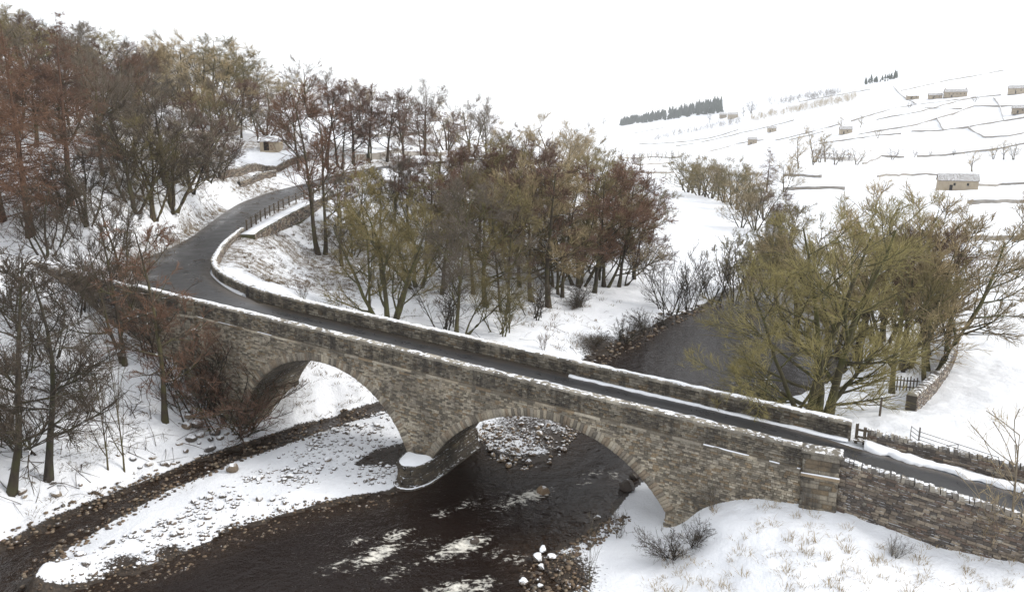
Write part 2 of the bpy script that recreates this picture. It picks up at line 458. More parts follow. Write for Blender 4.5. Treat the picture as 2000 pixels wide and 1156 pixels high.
M['rock_bare'] = mat_stone("wet_river_rock", [(.13, .09, .06), (.09, .065, .045), (.17, .12, .075), (.21, .165, .115), (.07, .055, .045)], .2, .0, snow=.04, rough=.45)
M['rock_spit'] = mat_stone("spit_rock", [(.17, .12, .08), (.12, .09, .06), (.23, .165, .105), (.28, .22, .155), (.09, .07, .055)], .2, .0, snow=.36, rough=.55)
M['rock_snowy'] = mat_stone("snowy_rock", [(.14, .11, .085), (.10, .085, .07)], .2, .0, snow=1.6, rough=.6)
def mat_flat(name, a, b, scale=6, rough=.8, bump=.3, snow=0.):
    t = NT(name); n = t.noise(scale, 5, .6)
    c = t.mix(t.ramp(n, [(.3, 0.), (.7, 1.)]), a, b)
    if snow > 0:
        sm = t.math('MULTIPLY', t.ramp(t.nz(), [(.45, 0.), (.75, 1.)]), t.ramp(t.noise(5, 3), [(.60 - .4 * snow, 0.), (.66 - .4 * snow, 1.)]))
        c = t.mix(sm, c, SNOW)
    t.bump(n, bump, .03); return t.fin(c, rough, .25)
M['mortar'] = mat_flat("mortar", (.20, .17, .125), (.11, .092, .07), 5)
M['farwall'] = mat_flat("far_wall_stone", (.34, .315, .28), (.23, .212, .19), .6, snow=.35)
M['mortar_dark'] = mat_flat("wall_core", (.085, .072, .058), (.05, .043, .036), 5)
def mat_snow(name):
    t = NT(name); n = t.noise(5, 5, .6); t.bump(n, .4, .05)
    return t.fin(SNOW, .6, .25)
M['snow'] = mat_snow("snow")
M['wood'] = mat_flat("weathered_timber", (.13, .105, .075), (.07, .055, .042), 9, snow=.25)
M['metal'] = mat_flat("galvanised_steel", (.22, .21, .20), (.13, .12, .11), 20, .45)
def mat_road():
    t = NT("wet_asphalt")
    n = t.noise(.5, 4, .6); f = t.noise(26, 3, .6); e = t.attr("edge")
    c = t.mix(t.ramp(n, [(.35, 0.), (.65, 1.)]), (.020, .021, .024), (.034, .034, .036))
    c = t.mix(t.ramp(f, [(.35, 0.), (.75, 1.)]), c, (.048, .047, .046))
    em = t.ramp(t.math('ADD', e, t.math('MULTIPLY', t.math('SUBTRACT', t.noise(1.8, 4), .5), .5)), [(.62, 0.), (.92, 1.)])
    c = t.mix(t.math('MULTIPLY', em, .6), c, (.085, .066, .048))
    tr = t.ramp(e, [(.22, 0.), (.42, 1.), (.58, 1.), (.78, 0.)])
    tr = t.math('MULTIPLY', tr, t.ramp(t.noise(.9, 4, .6), [(.35, .2), (.65, 1.)]))
    c = t.mix(t.math('MULTIPLY', tr, .55), c, (.026, .027, .03))
    c = t.mix(t.ramp(t.noise(2.6, 5, .7), [(.62, 0.), (.72, .55)]), c, (.11, .105, .10))
    t.bump(f, .25, .01)
    r = t.math('SUBTRACT', t.ramp(n, [(.3, .26), (.7, .46)]), t.math('MULTIPLY', tr, .1))
    return t.fin(c, r, .32)
M['road'] = mat_road()
def mat_water():
    t = NT("peaty_water")
    fo, sh = t.attr("foam"), t.attr("shallow")
    n1 = t.noise(1.1, 4, .6, t.pos((1, 1, 1))); n2 = t.noise(4.2, 3, .55)
    bed = t.noise(3.2, 5, .7)
    deep = (.0095, .005, .0036)
    shc = t.mix(t.ramp(bed, [(.35, 0.), (.65, 1.)]), (.010, .006, .004), (.034, .021, .013))
    c = t.mix(sh, deep, shc)
    mp = t.node("ShaderNodeMapping"); mp.inputs["Rotation"].default_value = (0, 0, -.68); mp.inputs["Scale"].default_value = (1.0, 1.7, 1)
    gg = t.node("ShaderNodeNewGeometry"); t.L(gg.outputs["Position"], mp.inputs["Vector"])
    fn = t.noise(2.4, 9, .68, mp.outputs[0])
    fm = t.math('ADD', t.math('MULTIPLY', fo, .36), t.math('ADD', t.math('MULTIPLY', t.math('SUBTRACT', fn, .5), 1.7), .5))
    fm = t.math('MULTIPLY', t.ramp(fm, [(.68, 0.), (.84, .6), (1.0, 1.)]), t.ramp(fo, [(.02, 0.), (.2, 1.)]))
    c = t.mix(fm, c, (.66, .64, .58))
    h = t.math('ADD', t.math('MULTIPLY', n1, 1.0), t.math('MULTIPLY', n2, .4))
    t.bump(h, .75, .22)
    t.b.inputs["IOR"].default_value = 1.333
    return t.fin(c, t.mix(fm, .08, .7), .32)
M['water'] = mat_water()

# ------------------------------------------------------------------ ground, river, road
def build_ground():
    na = 570
    az = np.radians(np.linspace(-64, 64, na))
    r = np.concatenate([np.exp(np.linspace(math.log(12), math.log(28), 24, endpoint=False)), np.exp(np.linspace(math.log(28), math.log(125), 305, endpoint=False)),
                        np.exp(np.linspace(math.log(125), math.log(2200), 170, endpoint=False)), np.exp(np.linspace(math.log(2200), math.log(6000), 14))])
    R, A = np.meshgrid(r, az, indexing='ij')
    X, Y = R * np.sin(A), R * np.cos(A)
    Z = height(X.ravel(), Y.ravel()).reshape(X.shape)
    nr = len(r)
    v = np.stack([X, Y, Z], -1).reshape(-1, 3)
    i = np.arange(nr - 1)[:, None] * na + np.arange(na - 1)[None, :]
    f = np.stack([i, i + 1, i + na + 1, i + na], -1).reshape(-1, 4)[:, ::-1]
    o = obj("ground", v, f, M['ground'], smooth=True)
    x, y, z = v[:, 0], v[:, 1], v[:, 2]
    rr = np.hypot(x, y); s, yl = w2loc(x, y)
    sd = np.full(len(x), 99.0); m = rr < 600
    sd[m] = water_sd(x[m], y[m])
    # gravel shows in a belt along the water; narrower beside the white bar
    belt = np.interp(fbm(x * .11, y * .11, 3, 5), [.3, .7], [.25, 1.5])
    wet = 1 - sstep(0.15, 1.0, sd / belt)
    wet = np.where(z < 0.02, 1.0, wet)
    # bare gravel spit under the far side of the right arch and the strip along the lower bar
    def blob(px, py, rad, zz=-CAMZ):
        bx, by = at_z(px, py, zz); return np.exp(-((x - bx) ** 2 + (y - by) ** 2) / rad ** 2)
    for px, py, rad, a in ((1030, 835, 4.6, .62), (1090, 860, 3.2, .75), (330, 1082, 1.1, .8), (240, 1112, 1.4, .8), (450, 1035, .9, .7), (1080, 1125, 2.6, .9), (1060, 1090, 1.6, .7), (1190, 685, 5, .8), (1260, 655, 4, .6),
                           (130, 1050, 1.0, .7), (300, 970, .8, .6)):
        wet = np.maximum(wet, a * blob(px, py, rad))
    lit = 0.2 + 0.64 * sstep(.42, .66, fbm(x * .09, y * .09, 4, 31))
    left = sstep(-5, -30, x) * sstep(30, 45, y)
    lit = lit * (0.25 + .75 * np.maximum(left, sstep(1.5, 5, z) * sstep(60, 30, x - .1 * y) * (yl > 5)))
    lit = np.where((x > 8 + .22 * y), lit * .35, lit)
    lit = np.where(rr > 500, lit * .25, lit)
    lit = np.where((x < -8) & (yl < 0), lit * .7, lit)
    bar = (z < 1.2) & (x < -2) & (y < 62); lit = np.where(bar, .05, lit)
    # banks beside the climbing road carry leaf litter
    dd, par = seg_dist(x, y, road_mid[14:])
    dl, _ = seg_dist(x, y, road_left[16:])
    lit = np.maximum(lit, (.55 + .6 * fbm(x * .5, y * .5, 3, 44)) * (1 - sstep(.2, 2.6, np.abs(dl - .8))) * (dd > 2.4) * (rr > 60) * (rr < 118))
    scar = np.exp(-((x - at_range(1640, 480)[0]) ** 2 / 18 ** 2 + (y - at_range(1640, 480)[1]) ** 2 / 34 ** 2))
    lit = np.maximum(lit, .95 * scar)
    fattr(o.data, "wet", wet); fattr(o.data, "litter", lit)
    tag(o, "snow covered ground of the valley with gravel beside the river", "ground", kind="structure")
build_ground()

FOAM = [(900, 1068, 1.25, 1.0), (875, 1078, 1.0, .8), (932, 1060, .6, 1.0), (745, 1078, .95, 1.0), (722, 1092, 1.1, .7), (772, 1045, .8, .8), (695, 1058, .7, .5), (1043, 966, .95, 1.1), (1015, 975, 1.1, .7), (985, 988, .8, .45), (862, 1002, .7, .5),
        (655, 1108, .8, .5), (885, 1150, .9, .85), (935, 1146, .8, .8), (840, 1160, .9, .7), (965, 1078, .6, .45), (1160, 925, 1.0, .35), (1140, 945, .5, .5), (790, 1108, .7, .45), (762, 1128, .6, .5), (1200, 930, .6, .5), (912, 985, .9, .4), (822, 1060, .9, .35), (1003, 1092, .8, .4)]
def build_water():
    na = 400
    az = np.radians(np.linspace(-52, 50, na))
    r = np.concatenate([np.exp(np.linspace(math.log(20), math.log(62), 235, endpoint=False)), np.exp(np.linspace(math.log(62), math.log(640), 100))])
    R, A = np.meshgrid(r, az, indexing='ij'); X, Y = R * np.sin(A), R * np.cos(A)
    x, y = X.ravel(), Y.ravel()
    foam = np.zeros(len(x))
    u = (x * .78 + y * .63); w = (-x * .63 + y * .78)      # along and across the current
    rap = np.zeros(len(x))
    for px, py, rad, a in FOAM:
        bx, by = at_z(px, py, -CAMZ)
        du, dw = (x - bx) * .78 + (y - by) * .63, -(x - bx) * .63 + (y - by) * .78
        g = np.exp(-(du ** 2 / (rad * 1.15) ** 2 + dw ** 2 / (rad * .62) ** 2))
        foam = np.maximum(foam, a * g * (0.45 + 0.95 * fbm(u * 1.2, w * 3.0, 3, 77)) * 1.35); rap = np.maximum(rap, g)
    chop = .7 + .65 * sstep(-6, 3, x - .25 * (y - 30)) + 1.6 * rap
    z = ((fbm(u * 1.1, w * 2.0, 3, 51) - .5) * .09 + (fbm(u * 3.0, w * 4.5, 2, 57) - .5) * .045) * chop * np.clip(60 / np.hypot(x, y), .15, 1)
    z += rap * (fbm(u * 1.7, w * 2.2, 4, 61) - .4) * .42
    i = np.arange(len(r) - 1)[:, None] * na + np.arange(na - 1)[None, :]
    f = np.stack([i, i + 1, i + na + 1, i + na], -1).reshape(-1, 4)[:, ::-1]
    o = obj("river", np.stack([x, y, z], -1), f, M['water'], smooth=True)
    sd = water_sd(x, y)
    shallow = 1 - sstep(.2, 3.2, -sd)
    fattr(o.data, "foam", foam); fattr(o.data, "shallow", shallow)
    tag(o, "dark peaty river with small rapids below the bridge", "river", kind="structure")
build_water()

def resample(pts, step):
    P = np.array(pts, float); out = []
    n = len(P)
    for i in range(n - 1):
        p0, p1, p2, p3 = P[max(i - 1, 0)], P[i], P[i + 1], P[min(i + 2, n - 1)]
        k = max(1, int(np.linalg.norm((p2 - p1)[:2]) / step))
        for j in range(k):
            t = j / k
            out.append(.5 * ((2 * p1) + (-p0 + p2) * t + (2 * p0 - 5 * p1 + 4 * p2 - p3) * t * t + (-p0 + 3 * p1 - 3 * p2 + p3) * t ** 3))
    out.append(P[-1]); return np.array(out)
def build_road():
    nL = [(*p, h) for p, h in zip(road_left, road_h)]; nR = [(*p, h) for p, h in zip(road_right, road_h)]
    n = len(nL); Lp, Rp = [], []
    for k in range(n - 1):
        m = 8
        for j in range(m): Lp.append(k + j / m)
    Lp.append(n - 1.0)
    def cr(P, t):
        P = np.array(P); i = min(int(t), len(P) - 2); q = t - i
        p0, p1, p2, p3 = P[max(i - 1, 0)], P[i], P[i + 1], P[min(i + 2, len(P) - 1)]
        return .5 * ((2 * p1) + (-p0 + p2) * q + (2 * p0 - 5 * p1 + 4 * p2 - p3) * q * q + (-p0 + 3 * p1 - 3 * p2 + p3) * q ** 3)
    V, E = [], []; na = 9
    for t in Lp:
        a, b = cr(nL, t), cr(nR, t)
        wob = (vnoise(np.array([t * 1.7]), np.array([3.3]), 5)[0] - .5) * .12
        for j in range(na):
            q = j / (na - 1); p = a + (b - a) * (q + (wob * (q - .5) if j in (0, na - 1) else 0))
            V.append((p[0], p[1], p[2] + .05 * (1 - (2 * q - 1) ** 2) + .004)); E.append(abs(2 * q - 1))
    F = []
    for i in range(len(Lp) - 1):
        for j in range(na - 1):
            k = i * na + j; F.append((k, k + na, k + na + 1, k + 1))
    o = obj("road", V, np.array(F), M['road'], smooth=True)
    fattr(o.data, "edge", E)
    tag(o, "wet dark asphalt lane over the bridge and up the bend", "road", kind="structure")
build_road()

# ------------------------------------------------------------------ masonry
STONE_F = [(0, 1, 5, 4), (1, 2, 6, 5), (2, 3, 7, 6), (3, 0, 4, 7), (4, 5, 9, 8), (5, 6, 10, 9), (6, 7, 11, 10), (7, 4, 8, 11), (8, 9, 10, 11)]
STONE_V = []
for k in range(10):
    rr = random.Random(100 + k); V = []
    cs = [(-.5, -.5), (.5, -.5), (.5, .5), (-.5, .5)]
    j = [(rr.uniform(-.05, .05), rr.uniform(-.06, .06)) for _ in range(4)]
    for (x, z), (a, b) in zip(cs, j): V.append((x + a, .9, z + b))
    for (x, z), (a, b) in zip(cs, j): V.append((x + a, -.45 + rr.uniform(-.15, .1), z + b))
    for (x, z), (a, b) in zip(cs, j): V.append((x * rr.uniform(.84, .93) + a, -1 + rr.uniform(-.15, .25), z * rr.uniform(.72, .86) + b))
    STONE_V.append(np.array(V))
def stone_xf(st):                            # st: x, y, z, angle, slope, w, depth, h, variant
    x, y, z, ang, sl, w, d, h, k = st
    v = STONE_V[k] * np.array([w, d, h])
    a = math.atan(sl); ca, sa = math.cos(a), math.sin(a)
    v = np.stack([v[:, 0] * ca - v[:, 2] * sa, v[:, 1], v[:, 0] * sa + v[:, 2] * ca], 1)
    ca, sa = math.cos(ang), math.sin(ang)
    return np.stack([v[:, 0] * ca - v[:, 1] * sa + x, v[:, 0] * sa + v[:, 1] * ca + y, v[:, 2] + z], 1)
def stones_merged(name, sts, mat, parent, kind="stuff"):
    V, Fc = [], []
    base = np.array(STONE_F)
    for i, st in enumerate(sts):
        V.append(stone_xf(st)); Fc.append(base + 12 * i)
    o = obj(name, np.concatenate(V), np.concatenate(Fc), mat, parent)
    if kind: o["kind"] = kind
    return o
_stone_me = {}
def stones_single(name, sts, mat, parent):
    for st in sts:
        x, y, z, ang, sl, w, d, h, k = st
        key = (k, mat.name)
        if key not in _stone_me: _stone_me[key] = mesh("stone", STONE_V[k], np.array(STONE_F), mat)
        o = bpy.data.objects.new(name, _stone_me[key])
        o.location = (x, y, z); o.scale = (w, d, h); o.rotation_euler = (0, -math.atan(sl), ang)
        link(o, parent)
class Path:
    """a polyline in plan with arc length; pts in the parent's coordinates"""
    def __init__(self, pts):
        self.p = np.array([q[:2] for q in pts], float)
        self.l = np.concatenate([[0], np.cumsum(np.hypot(*np.diff(self.p, axis=0).T))]); self.n = self.l[-1]
    def at(self, d):
        x = np.interp(d, self.l, self.p[:, 0]); y = np.interp(d, self.l, self.p[:, 1])
        e = .12
        dx = np.interp(d + e, self.l, self.p[:, 0]) - np.interp(d - e, self.l, self.p[:, 0])
        dy = np.interp(d + e, self.l, self.p[:, 1]) - np.interp(d - e, self.l, self.p[:, 1])
        return float(x), float(y), math.atan2(dy, dx)
def courses(path, top, bottom, side=1, off=0.0, hs=(.13, .24), ws=(.25, .62), depth=.05, rnd=None, skip=None, gap=.018, l0=0, l1=None):
    """random courses of stones on one face of a wall. side 1: outward is to the right of travel"""
    rnd = rnd or random.Random(3); out = []
    l1 = path.n if l1 is None else l1
    d0 = 0.0
    maxh = max(top(l) - bottom(l) for l in np.linspace(l0, l1, 60))
    while d0 < maxh:
        h = rnd.uniform(*hs); l = l0 - rnd.uniform(0, .3)
        while l < l1:
            w = rnd.uniform(*ws) * (1.25 if h > .2 else 1.0)
            a, b = max(l, l0), min(l + w, l1); l += w
            if b - a < .1: continue
            c = (a + b) / 2
            zt = top(c) - d0; zc = zt - h / 2
            if zc - h * .3 < bottom(c): continue
            x, y, ang = path.at(c)
            sl = (top(c + .2) - top(c - .2)) / .4
            if skip and skip(c, zc, b - a, h): continue
            if side < 0: ang2, sl2 = ang + math.pi, -sl
            else: ang2, sl2 = ang, sl
            nx, ny = math.sin(ang) * side, -math.cos(ang) * side
            dp = depth * rnd.uniform(.55, 1.35)
            out.append((x + nx * off, y + ny * off, zc, ang2, sl2, b - a - gap, dp, h - gap, rnd.randrange(10)))
        d0 += h
    return out
def wall_core(name, path, top, bottom, y0, y1, mat, parent, step=.5, l0=0, l1=None):
    """solid strip wall; y0..y1 are offsets to the left of travel"""
    l1 = path.n if l1 is None else l1
    n = max(2, int((l1 - l0) / step) + 1); V, F = [], []
    for l in np.linspace(l0, l1, n):
        x, y, a = path.at(l); nx, ny = -math.sin(a), math.cos(a)
        zt, zb = top(l), bottom(l)
        V += [(x + nx * y0, y + ny * y0, zb), (x + nx * y0, y + ny * y0, zt), (x + nx * y1, y + ny * y1, zt), (x + nx * y1, y + ny * y1, zb)]
    for i in range(n - 1):
        k = 4 * i
        F += [(k, k + 4, k + 5, k + 1), (k + 1, k + 5, k + 6, k + 2), (k + 2, k + 6, k + 7, k + 3), (k + 3, k + 7, k + 4, k)]
    F += [(0, 1, 2, 3), (4 * n - 1, 4 * n - 2, 4 * n - 3, 4 * n - 4)]
    return obj(name, V, F, mat, parent)
def snow_strip(name, path, top, w0, w1, parent, thick=.06, step=.16, l0=0, l1=None, seed=1, cover=.25, edge=.12):
    """ragged snow lying along the top of a wall; w0..w1 offsets to the left of travel"""
    l1 = path.n if l1 is None else l1
    n = int((l1 - l0) / step); V, F = [], []; ok = []
    ls = np.linspace(l0, l1, n)
    na = fbm(ls * 1.7, ls * 0 + seed, 4, seed); nb = fbm(ls * 1.7, ls * 0 + seed + 9, 4, seed + 5); nt = fbm(ls * .8, ls * 0 + seed, 4, seed + 8)
    for i, l in enumerate(ls):
        x, y, a = path.at(l); nx, ny = -math.sin(a), math.cos(a)
        a0 = w0 + edge * max(0, (na[i] - .3)) * 3; a1 = w1 - edge * max(0, (nb[i] - .35)) * 2.4
        if a1 < a0 + .04: a1 = a0 + .04
        t = thick * (0.5 + nt[i])
        z = top(l)
        q = [(a0, -.015), (a0 + .03, t * .7), ((a0 + a1) / 2, t), (a1 - .03, t * .7), (a1, -.015)]
        V += [(x + nx * o, y + ny * o, z + h) for o, h in q]
        ok.append(nt[i] > cover)
    me = None; i = 0
    while i < n - 1:
        if not ok[i]: i += 1; continue
        j = i
        while j < n - 1 and ok[j + 1]: j += 1
        if j > i:
            m = j - i + 1; F = [(5 * a + b, 5 * a + 5 + b, 5 * a + 6 + b, 5 * a + 1 + b) for a in range(m - 1) for b in range(4)]
            F += [(0, 1, 2, 3, 4), tuple(5 * (m - 1) + b for b in (4, 3, 2, 1, 0))]
            me = obj(name, V[5 * i:5 * (j + 1)], F, M['snow'], parent, smooth=True)
        i = j + 1
    return me

# ------------------------------------------------------------------ the bridge (coordinates: s along, y across away from camera, z up from the water)
BX, BY = loc2w(0, 0)
bridge = empty("stone_bridge", (BX, BY, 0), -AZ)
tag(bridge, "two-arched stone road bridge with snow-topped parapets crossing the dark river", "bridge")
ARCH = [(-33.668, CAMZ - 22.600, 7.755), (-16.879, CAMZ - 25.057, 9.054)]     # centre s, centre z, radius
SPRING = CAMZ - 20.15
BW = 5.4
def arch_bottom(s):
    for c, zc, R in ARCH:
        half = math.sqrt(R * R - (SPRING - zc) ** 2)
        if abs(s - c) < half: return zc + math.sqrt(R * R - (s - c) ** 2)
    return None
def half_of(k): c, zc, R = ARCH[k]; return math.sqrt(R * R - (SPRING - zc) ** 2)
SL0, SL1 = -52.0, -0.8
def build_body():
    cols = []
    edges = []
    for k in (0, 1):
        c = ARCH[k][0]; h = half_of(k); edges += [c - h, c + h]
    ss = sorted(set(list(np.arange(SL0, SL1, .3)) + [SL1]))
    for s in ss:
        if min(abs(s - e) for e in edges) < .12: continue
        b = arch_bottom(s); cols.append((s, -1.2 if b is None else b))
    for k in (0, 1):
        c, zc, R = ARCH[k]; h = half_of(k)
        cols += [(c - h - .001, -1.2), (c - h + .001, SPRING), (c + h - .001, SPRING), (c + h + .001, -1.2)]
    cols.sort()
    V, F = [], []
    for s, b in cols:
        t = cope_z(s) - 1.12
        bw = BW if s > -44 else .8
        V += [(s, 0, b), (s, 0, t), (s, bw, t), (s, bw, b)]
    for i in range(len(cols) - 1):
        k = 4 * i
        F += [(k, k + 4, k + 5, k + 1), (k + 1, k + 5, k + 6, k + 2), (k + 2, k + 6, k + 7, k + 3), (k + 3, k + 7, k + 4, k)]
    F += [(0, 1, 2, 3)]; n = len(V); F += [(n - 1, n - 2, n - 3, n - 4)]
    obj("spandrel_wall", V, F, M['mortar'], bridge)
build_body()
near = Path([(SL0, 0), (SL1, 0)])            # travel to the right, outward (right of travel) is towards the camera
S = lambda l: SL0 + l
ct = lambda l: cope_z(S(l))
wall_core("parapet", near, lambda l: ct(l) - .17, lambda l: ct(l) - 1.14, .02, .45, M['mortar'], bridge)
RING = .55
def in_arch(s, z, pad):
    for k, (c, zc, R) in enumerate(ARCH):
        if z < SPRING and abs(s - c) < half_of(k) + .02: return True
        if z >= SPRING - .1 and math.hypot(s - c, z - zc) < R + pad: return True
    return False
def grd_face(s):                             # ground line along the near face
    x, y = loc2w(s, -.35); return x, y
_gs = np.linspace(SL0, 32, 120); _gz = gz_many([loc2w(s, -.35) for s in _gs])
gline = lambda s: float(np.interp(s, _gs, _gz))
rnd = random.Random(5)
par_st = courses(near, lambda l: ct(l) - .18, lambda l: ct(l) - 1.2, 1, 0, (.09, .15), (.14, .4), .045, rnd)
def skip_sp(l, z, w, h):
    s = S(l)
    if in_arch(s, z, RING * .72): return True
    if -2.5 < s < -.75: return True
    return False
spa_st = courses(near, lambda l: ct(l) - 1.34, lambda l: max(gline(S(l)) - .35, -.4), 1, 0, (.08, .17), (.13, .4), .055, rnd, skip_sp)
def px_size(st):
    x, y = loc2w(st[0], st[1]); p = project(x, y, st[2])
    vis = -40 < p[0] < 2040 and -40 < p[1] < 1196
    return (st[5] * st[7]) / p[2] ** 2 if vis else 0
allst = [(px_size(s), s, 0) for s in par_st] + [(px_size(s), s, 1) for s in spa_st]
allst.sort(key=lambda t: -t[0])
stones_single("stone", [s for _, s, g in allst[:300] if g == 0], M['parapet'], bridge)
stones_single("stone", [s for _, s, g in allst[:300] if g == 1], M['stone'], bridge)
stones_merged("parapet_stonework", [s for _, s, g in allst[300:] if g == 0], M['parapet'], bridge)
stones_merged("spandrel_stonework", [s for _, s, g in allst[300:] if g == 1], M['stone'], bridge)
# arch rings and vaults
for k, (c, zc, R) in enumerate(ARCH):
    h = half_of(k); a0 = math.asin(h / R); N = int(round(2 * a0 * R / .205)); da = 2 * a0 / N
    variants = []
    for q in range(4):
        r2 = random.Random(40 + q); g = .012 / R
        ro = R + RING + r2.uniform(-.07, .06); yf = -.085 + r2.uniform(-.02, .02)
        w = da / 2 - g * .5
        V = []
        for yy, ins in ((.2, 0), (yf + .03, 0), (yf, .02)):
            for rad, sg in ((R - .005 + ins, -1), (R - .005 + ins, 1), (ro - ins, 1), (ro - ins, -1)):
                an = sg * (w - ins / R); V.append((rad * math.sin(an), yy, rad * math.cos(an)))
        variants.append(mesh("voussoir", V, np.array(STONE_F), M['vouss']))
    for i in range(N):
        an = -a0 + (i + .5) * da
        o = bpy.data.objects.new("voussoir", variants[random.randrange(4)])
        o.location = (c, 0, zc); o.rotation_euler = (0, an, 0); link(o, bridge)
    V, F = [], []
    rv = random.Random(9 + k)
    for i in range(N):
        y = .2
        while y < BW - .05:
            dy = min(rv.uniform(.5, 1.1), BW - y); rr = R - rv.uniform(.0, .025)
            a1, a2 = -a0 + i * da + .004, -a0 + (i + 1) * da - .004
            n = len(V)
            for yy in (y + .01, y + dy - .01):
                for rad, an in ((rr, a1), (rr, a2), (R + .1, a2), (R + .1, a1)):
                    V.append((c + rad * math.sin(an), yy, zc + rad * math.cos(an)))
            F += [(n, n + 1, n + 5, n + 4), (n, n + 4, n + 7, n + 3), (n + 1, n + 2, n + 6, n + 5), (n, n + 3, n + 2, n + 1), (n + 4, n + 5, n + 6, n + 7)]
            y += dy
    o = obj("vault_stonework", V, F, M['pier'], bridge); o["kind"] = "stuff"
# string course, pilasters, coping stones
def strip_pieces(name, path, top, y0, y1, zo0, zo1, mat, parent, lens, l0, l1, rs):
    l = l0; r_ = random.Random(rs)
    while l < l1 - .05:
        w = min(r_.uniform(*lens), l1 - l)
        if l1 - (l + w) < .3: w = l1 - l
        c = l + w / 2; x, y, a = path.at(c); sl = (top(c + .1) - top(c - .1)) / .2
        m = MB(); hw = w / 2 - .008; e = r_.uniform(-.012, .012); e2 = r_.uniform(-.012, .012)
        prof = [(y0 + e, zo0), (y0 + e, zo1 - .03), (y0 + .05 + e, zo1 + e2), (y1 - .05, zo1 + e2), (y1, zo1 - .03), (y1, zo0)]
        for xx in (-hw, hw):
            for yy, zz in prof: m.v.append((xx, yy, zz + xx * sl))
        for j in range(6):
            j2 = (j + 1) % 6; m.f.append((j, j2, 6 + j2, 6 + j))
        m.f += [(0, 1, 2, 3, 4, 5)[::-1], (6, 7, 8, 9, 10, 11)]
        o = m.build(name, mat, parent); o.location = (x, y, top(c)); o.rotation_euler = (0, 0, a)
        l += w
strip_pieces("string_course_stone", near, ct, -.11, .05, -1.33, -1.2, M['stone'], bridge, (1.0, 1.6), 5.5, SL1 - SL0 - 1.75, 21)
strip_pieces("coping_stone", near, ct, -.06, .5, -.175, -.0, M['coping'], bridge, (.85, 1.25), .3, SL1 - SL0 - 1.75, 22)
snow_strip("snow_cap", near, lambda l: ct(l) + .002, .02, .46, bridge, .05, l0=.3, l1=15.0, seed=4, cover=.2, edge=.12)
snow_strip("snow_cap", near, lambda l: ct(l) + .002, .10, .44, bridge, .035, l0=15.4, l1=SL1 - SL0 - 1.8, seed=5, cover=.47, edge=.26)
snow_strip("snow_ledge", near, lambda l: ct(l) - 1.2, -.115, -.01, bridge, .04, l0=SL1 - SL0 - 6.6, l1=SL1 - SL0 - 1.75, seed=6, cover=.34, edge=.03)
snow_strip("snow_ledge", near, lambda l: ct(l) - 1.2, -.11, -.02, bridge, .02, l0=5.6, l1=14.5, seed=8, cover=.50, edge=.02)
def pilaster(s0, s1, yf, zb, cap):
    p = empty("pilaster"); p.parent = bridge
    zt = cope_z((s0 + s1) / 2)
    m = MB(); m.box(s0 + .05, s1 - .05, yf + .05, .5, zb, zt - .05); m.build("core", M['mortar'], p)
    rp = random.Random(int(-s0 * 10)); sts = []
    for pa, n_ in ((Path([(s0, yf + .06), (s1, yf + .06)]), 0), (Path([(s1 - .04, yf + .02), (s1 - .04, .5)]), 1), (Path([(s0 + .04, .5), (s0 + .04, yf)]), 2)):
        sts += courses(pa, lambda l: zt - .16, lambda l: zt - 1.14, 1, 0, (.2, .3), (.4, .8), .06, rp)
        sts += courses(pa, lambda l: zt - 1.34, lambda l: zb, 1, 0, (.16, .28), (.3, .7), .06, rp)
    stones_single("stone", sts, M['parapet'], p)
    m = MB(); m.box(s0 - .06, s1 + .06, yf - .08, .5, zt - 1.34, zt - 1.2); m.build("string_course_stone", M['stone'], p)
    if cap:
        e = .1; zz = zt - .12
        V = [(s0 - e, yf - e, zz), (s1 + e, yf - e, zz), (s1 + e, .6, zz), (s0 - e, .6, zz), (s0 - e, yf - e, zz + .13), (s1 + e, yf - e, zz + .13), (s1 + e, .6, zz + .13), (s0 - e, .6, zz + .13),
             (s0 + .25, (yf + .5) / 2, zz + .24), (s1 - .25, (yf + .5) / 2, zz + .24)]
        obj("cap_stone", V, [(0, 1, 5, 4), (1, 2, 6, 5), (2, 3, 7, 6), (3, 0, 4, 7), (4, 5, 9, 8), (5, 6, 9), (6, 7, 8, 9), (7, 4, 8), (3, 2, 1, 0)], M['coping'], p)
        pp = Path([(s0 - .05, yf - .085), (s1 + .05, yf - .085)])
        snow_strip("snow_ledge", pp, lambda l: zt - 1.2, .0, .10, p, .06, seed=3, cover=.0, edge=.02)
    return p
pilaster(-2.45, -.78, -.32, 2.4, True)
pilaster(-46.4, -44.9, -.30, -.2, False)
# pier with rounded cutwater
pc, ph = (ARCH[0][0] + half_of(0) + ARCH[1][0] - half_of(1)) / 2, (ARCH[1][0] - half_of(1) - ARCH[0][0] - half_of(0)) / 2
def pier_outline(g, tip):
    pts = [(pc - ph - g, BW + .4)]
    pts += [(pc - ph - g, .4 * i) for i in (12, 9, 6, 3, 1)]
    for q in range(0, 13):
        a = math.pi * q / 12
        pts.append((pc - (ph + g) * math.cos(a), -tip * math.sin(a) ** .8 if 0 < q < 12 else 0))
    pts += [(pc + ph + g, .4 * i) for i in (1, 3, 6, 9, 12)] + [(pc + ph + g, BW + .4)]
    return pts
pier = empty("pier"); pier.parent = bridge
def prism(name, pts, z0, z1, mat, parent):
    n = len(pts); V = [(x, y, z0) for x, y in pts] + [(x, y, z1) for x, y in pts]
    F = [(i, (i + 1) % n, n + (i + 1) % n, n + i) for i in range(n)] + [tuple(range(n, 2 * n)), tuple(range(n - 1, -1, -1))]
    return obj(name, V, F, mat, parent)
CUT = 1.42
prism("core", pier_outline(.12, 1.75), -1.2, CUT - .02, M['mortar_dark'], pier)
po = Path(pier_outline(.14, 1.8))
stones_single("stone", courses(po, lambda l: CUT, lambda l: -.35, 1, 0, (.2, .3), (.45, .95), .06, random.Random(8)), M['pier'], pier)
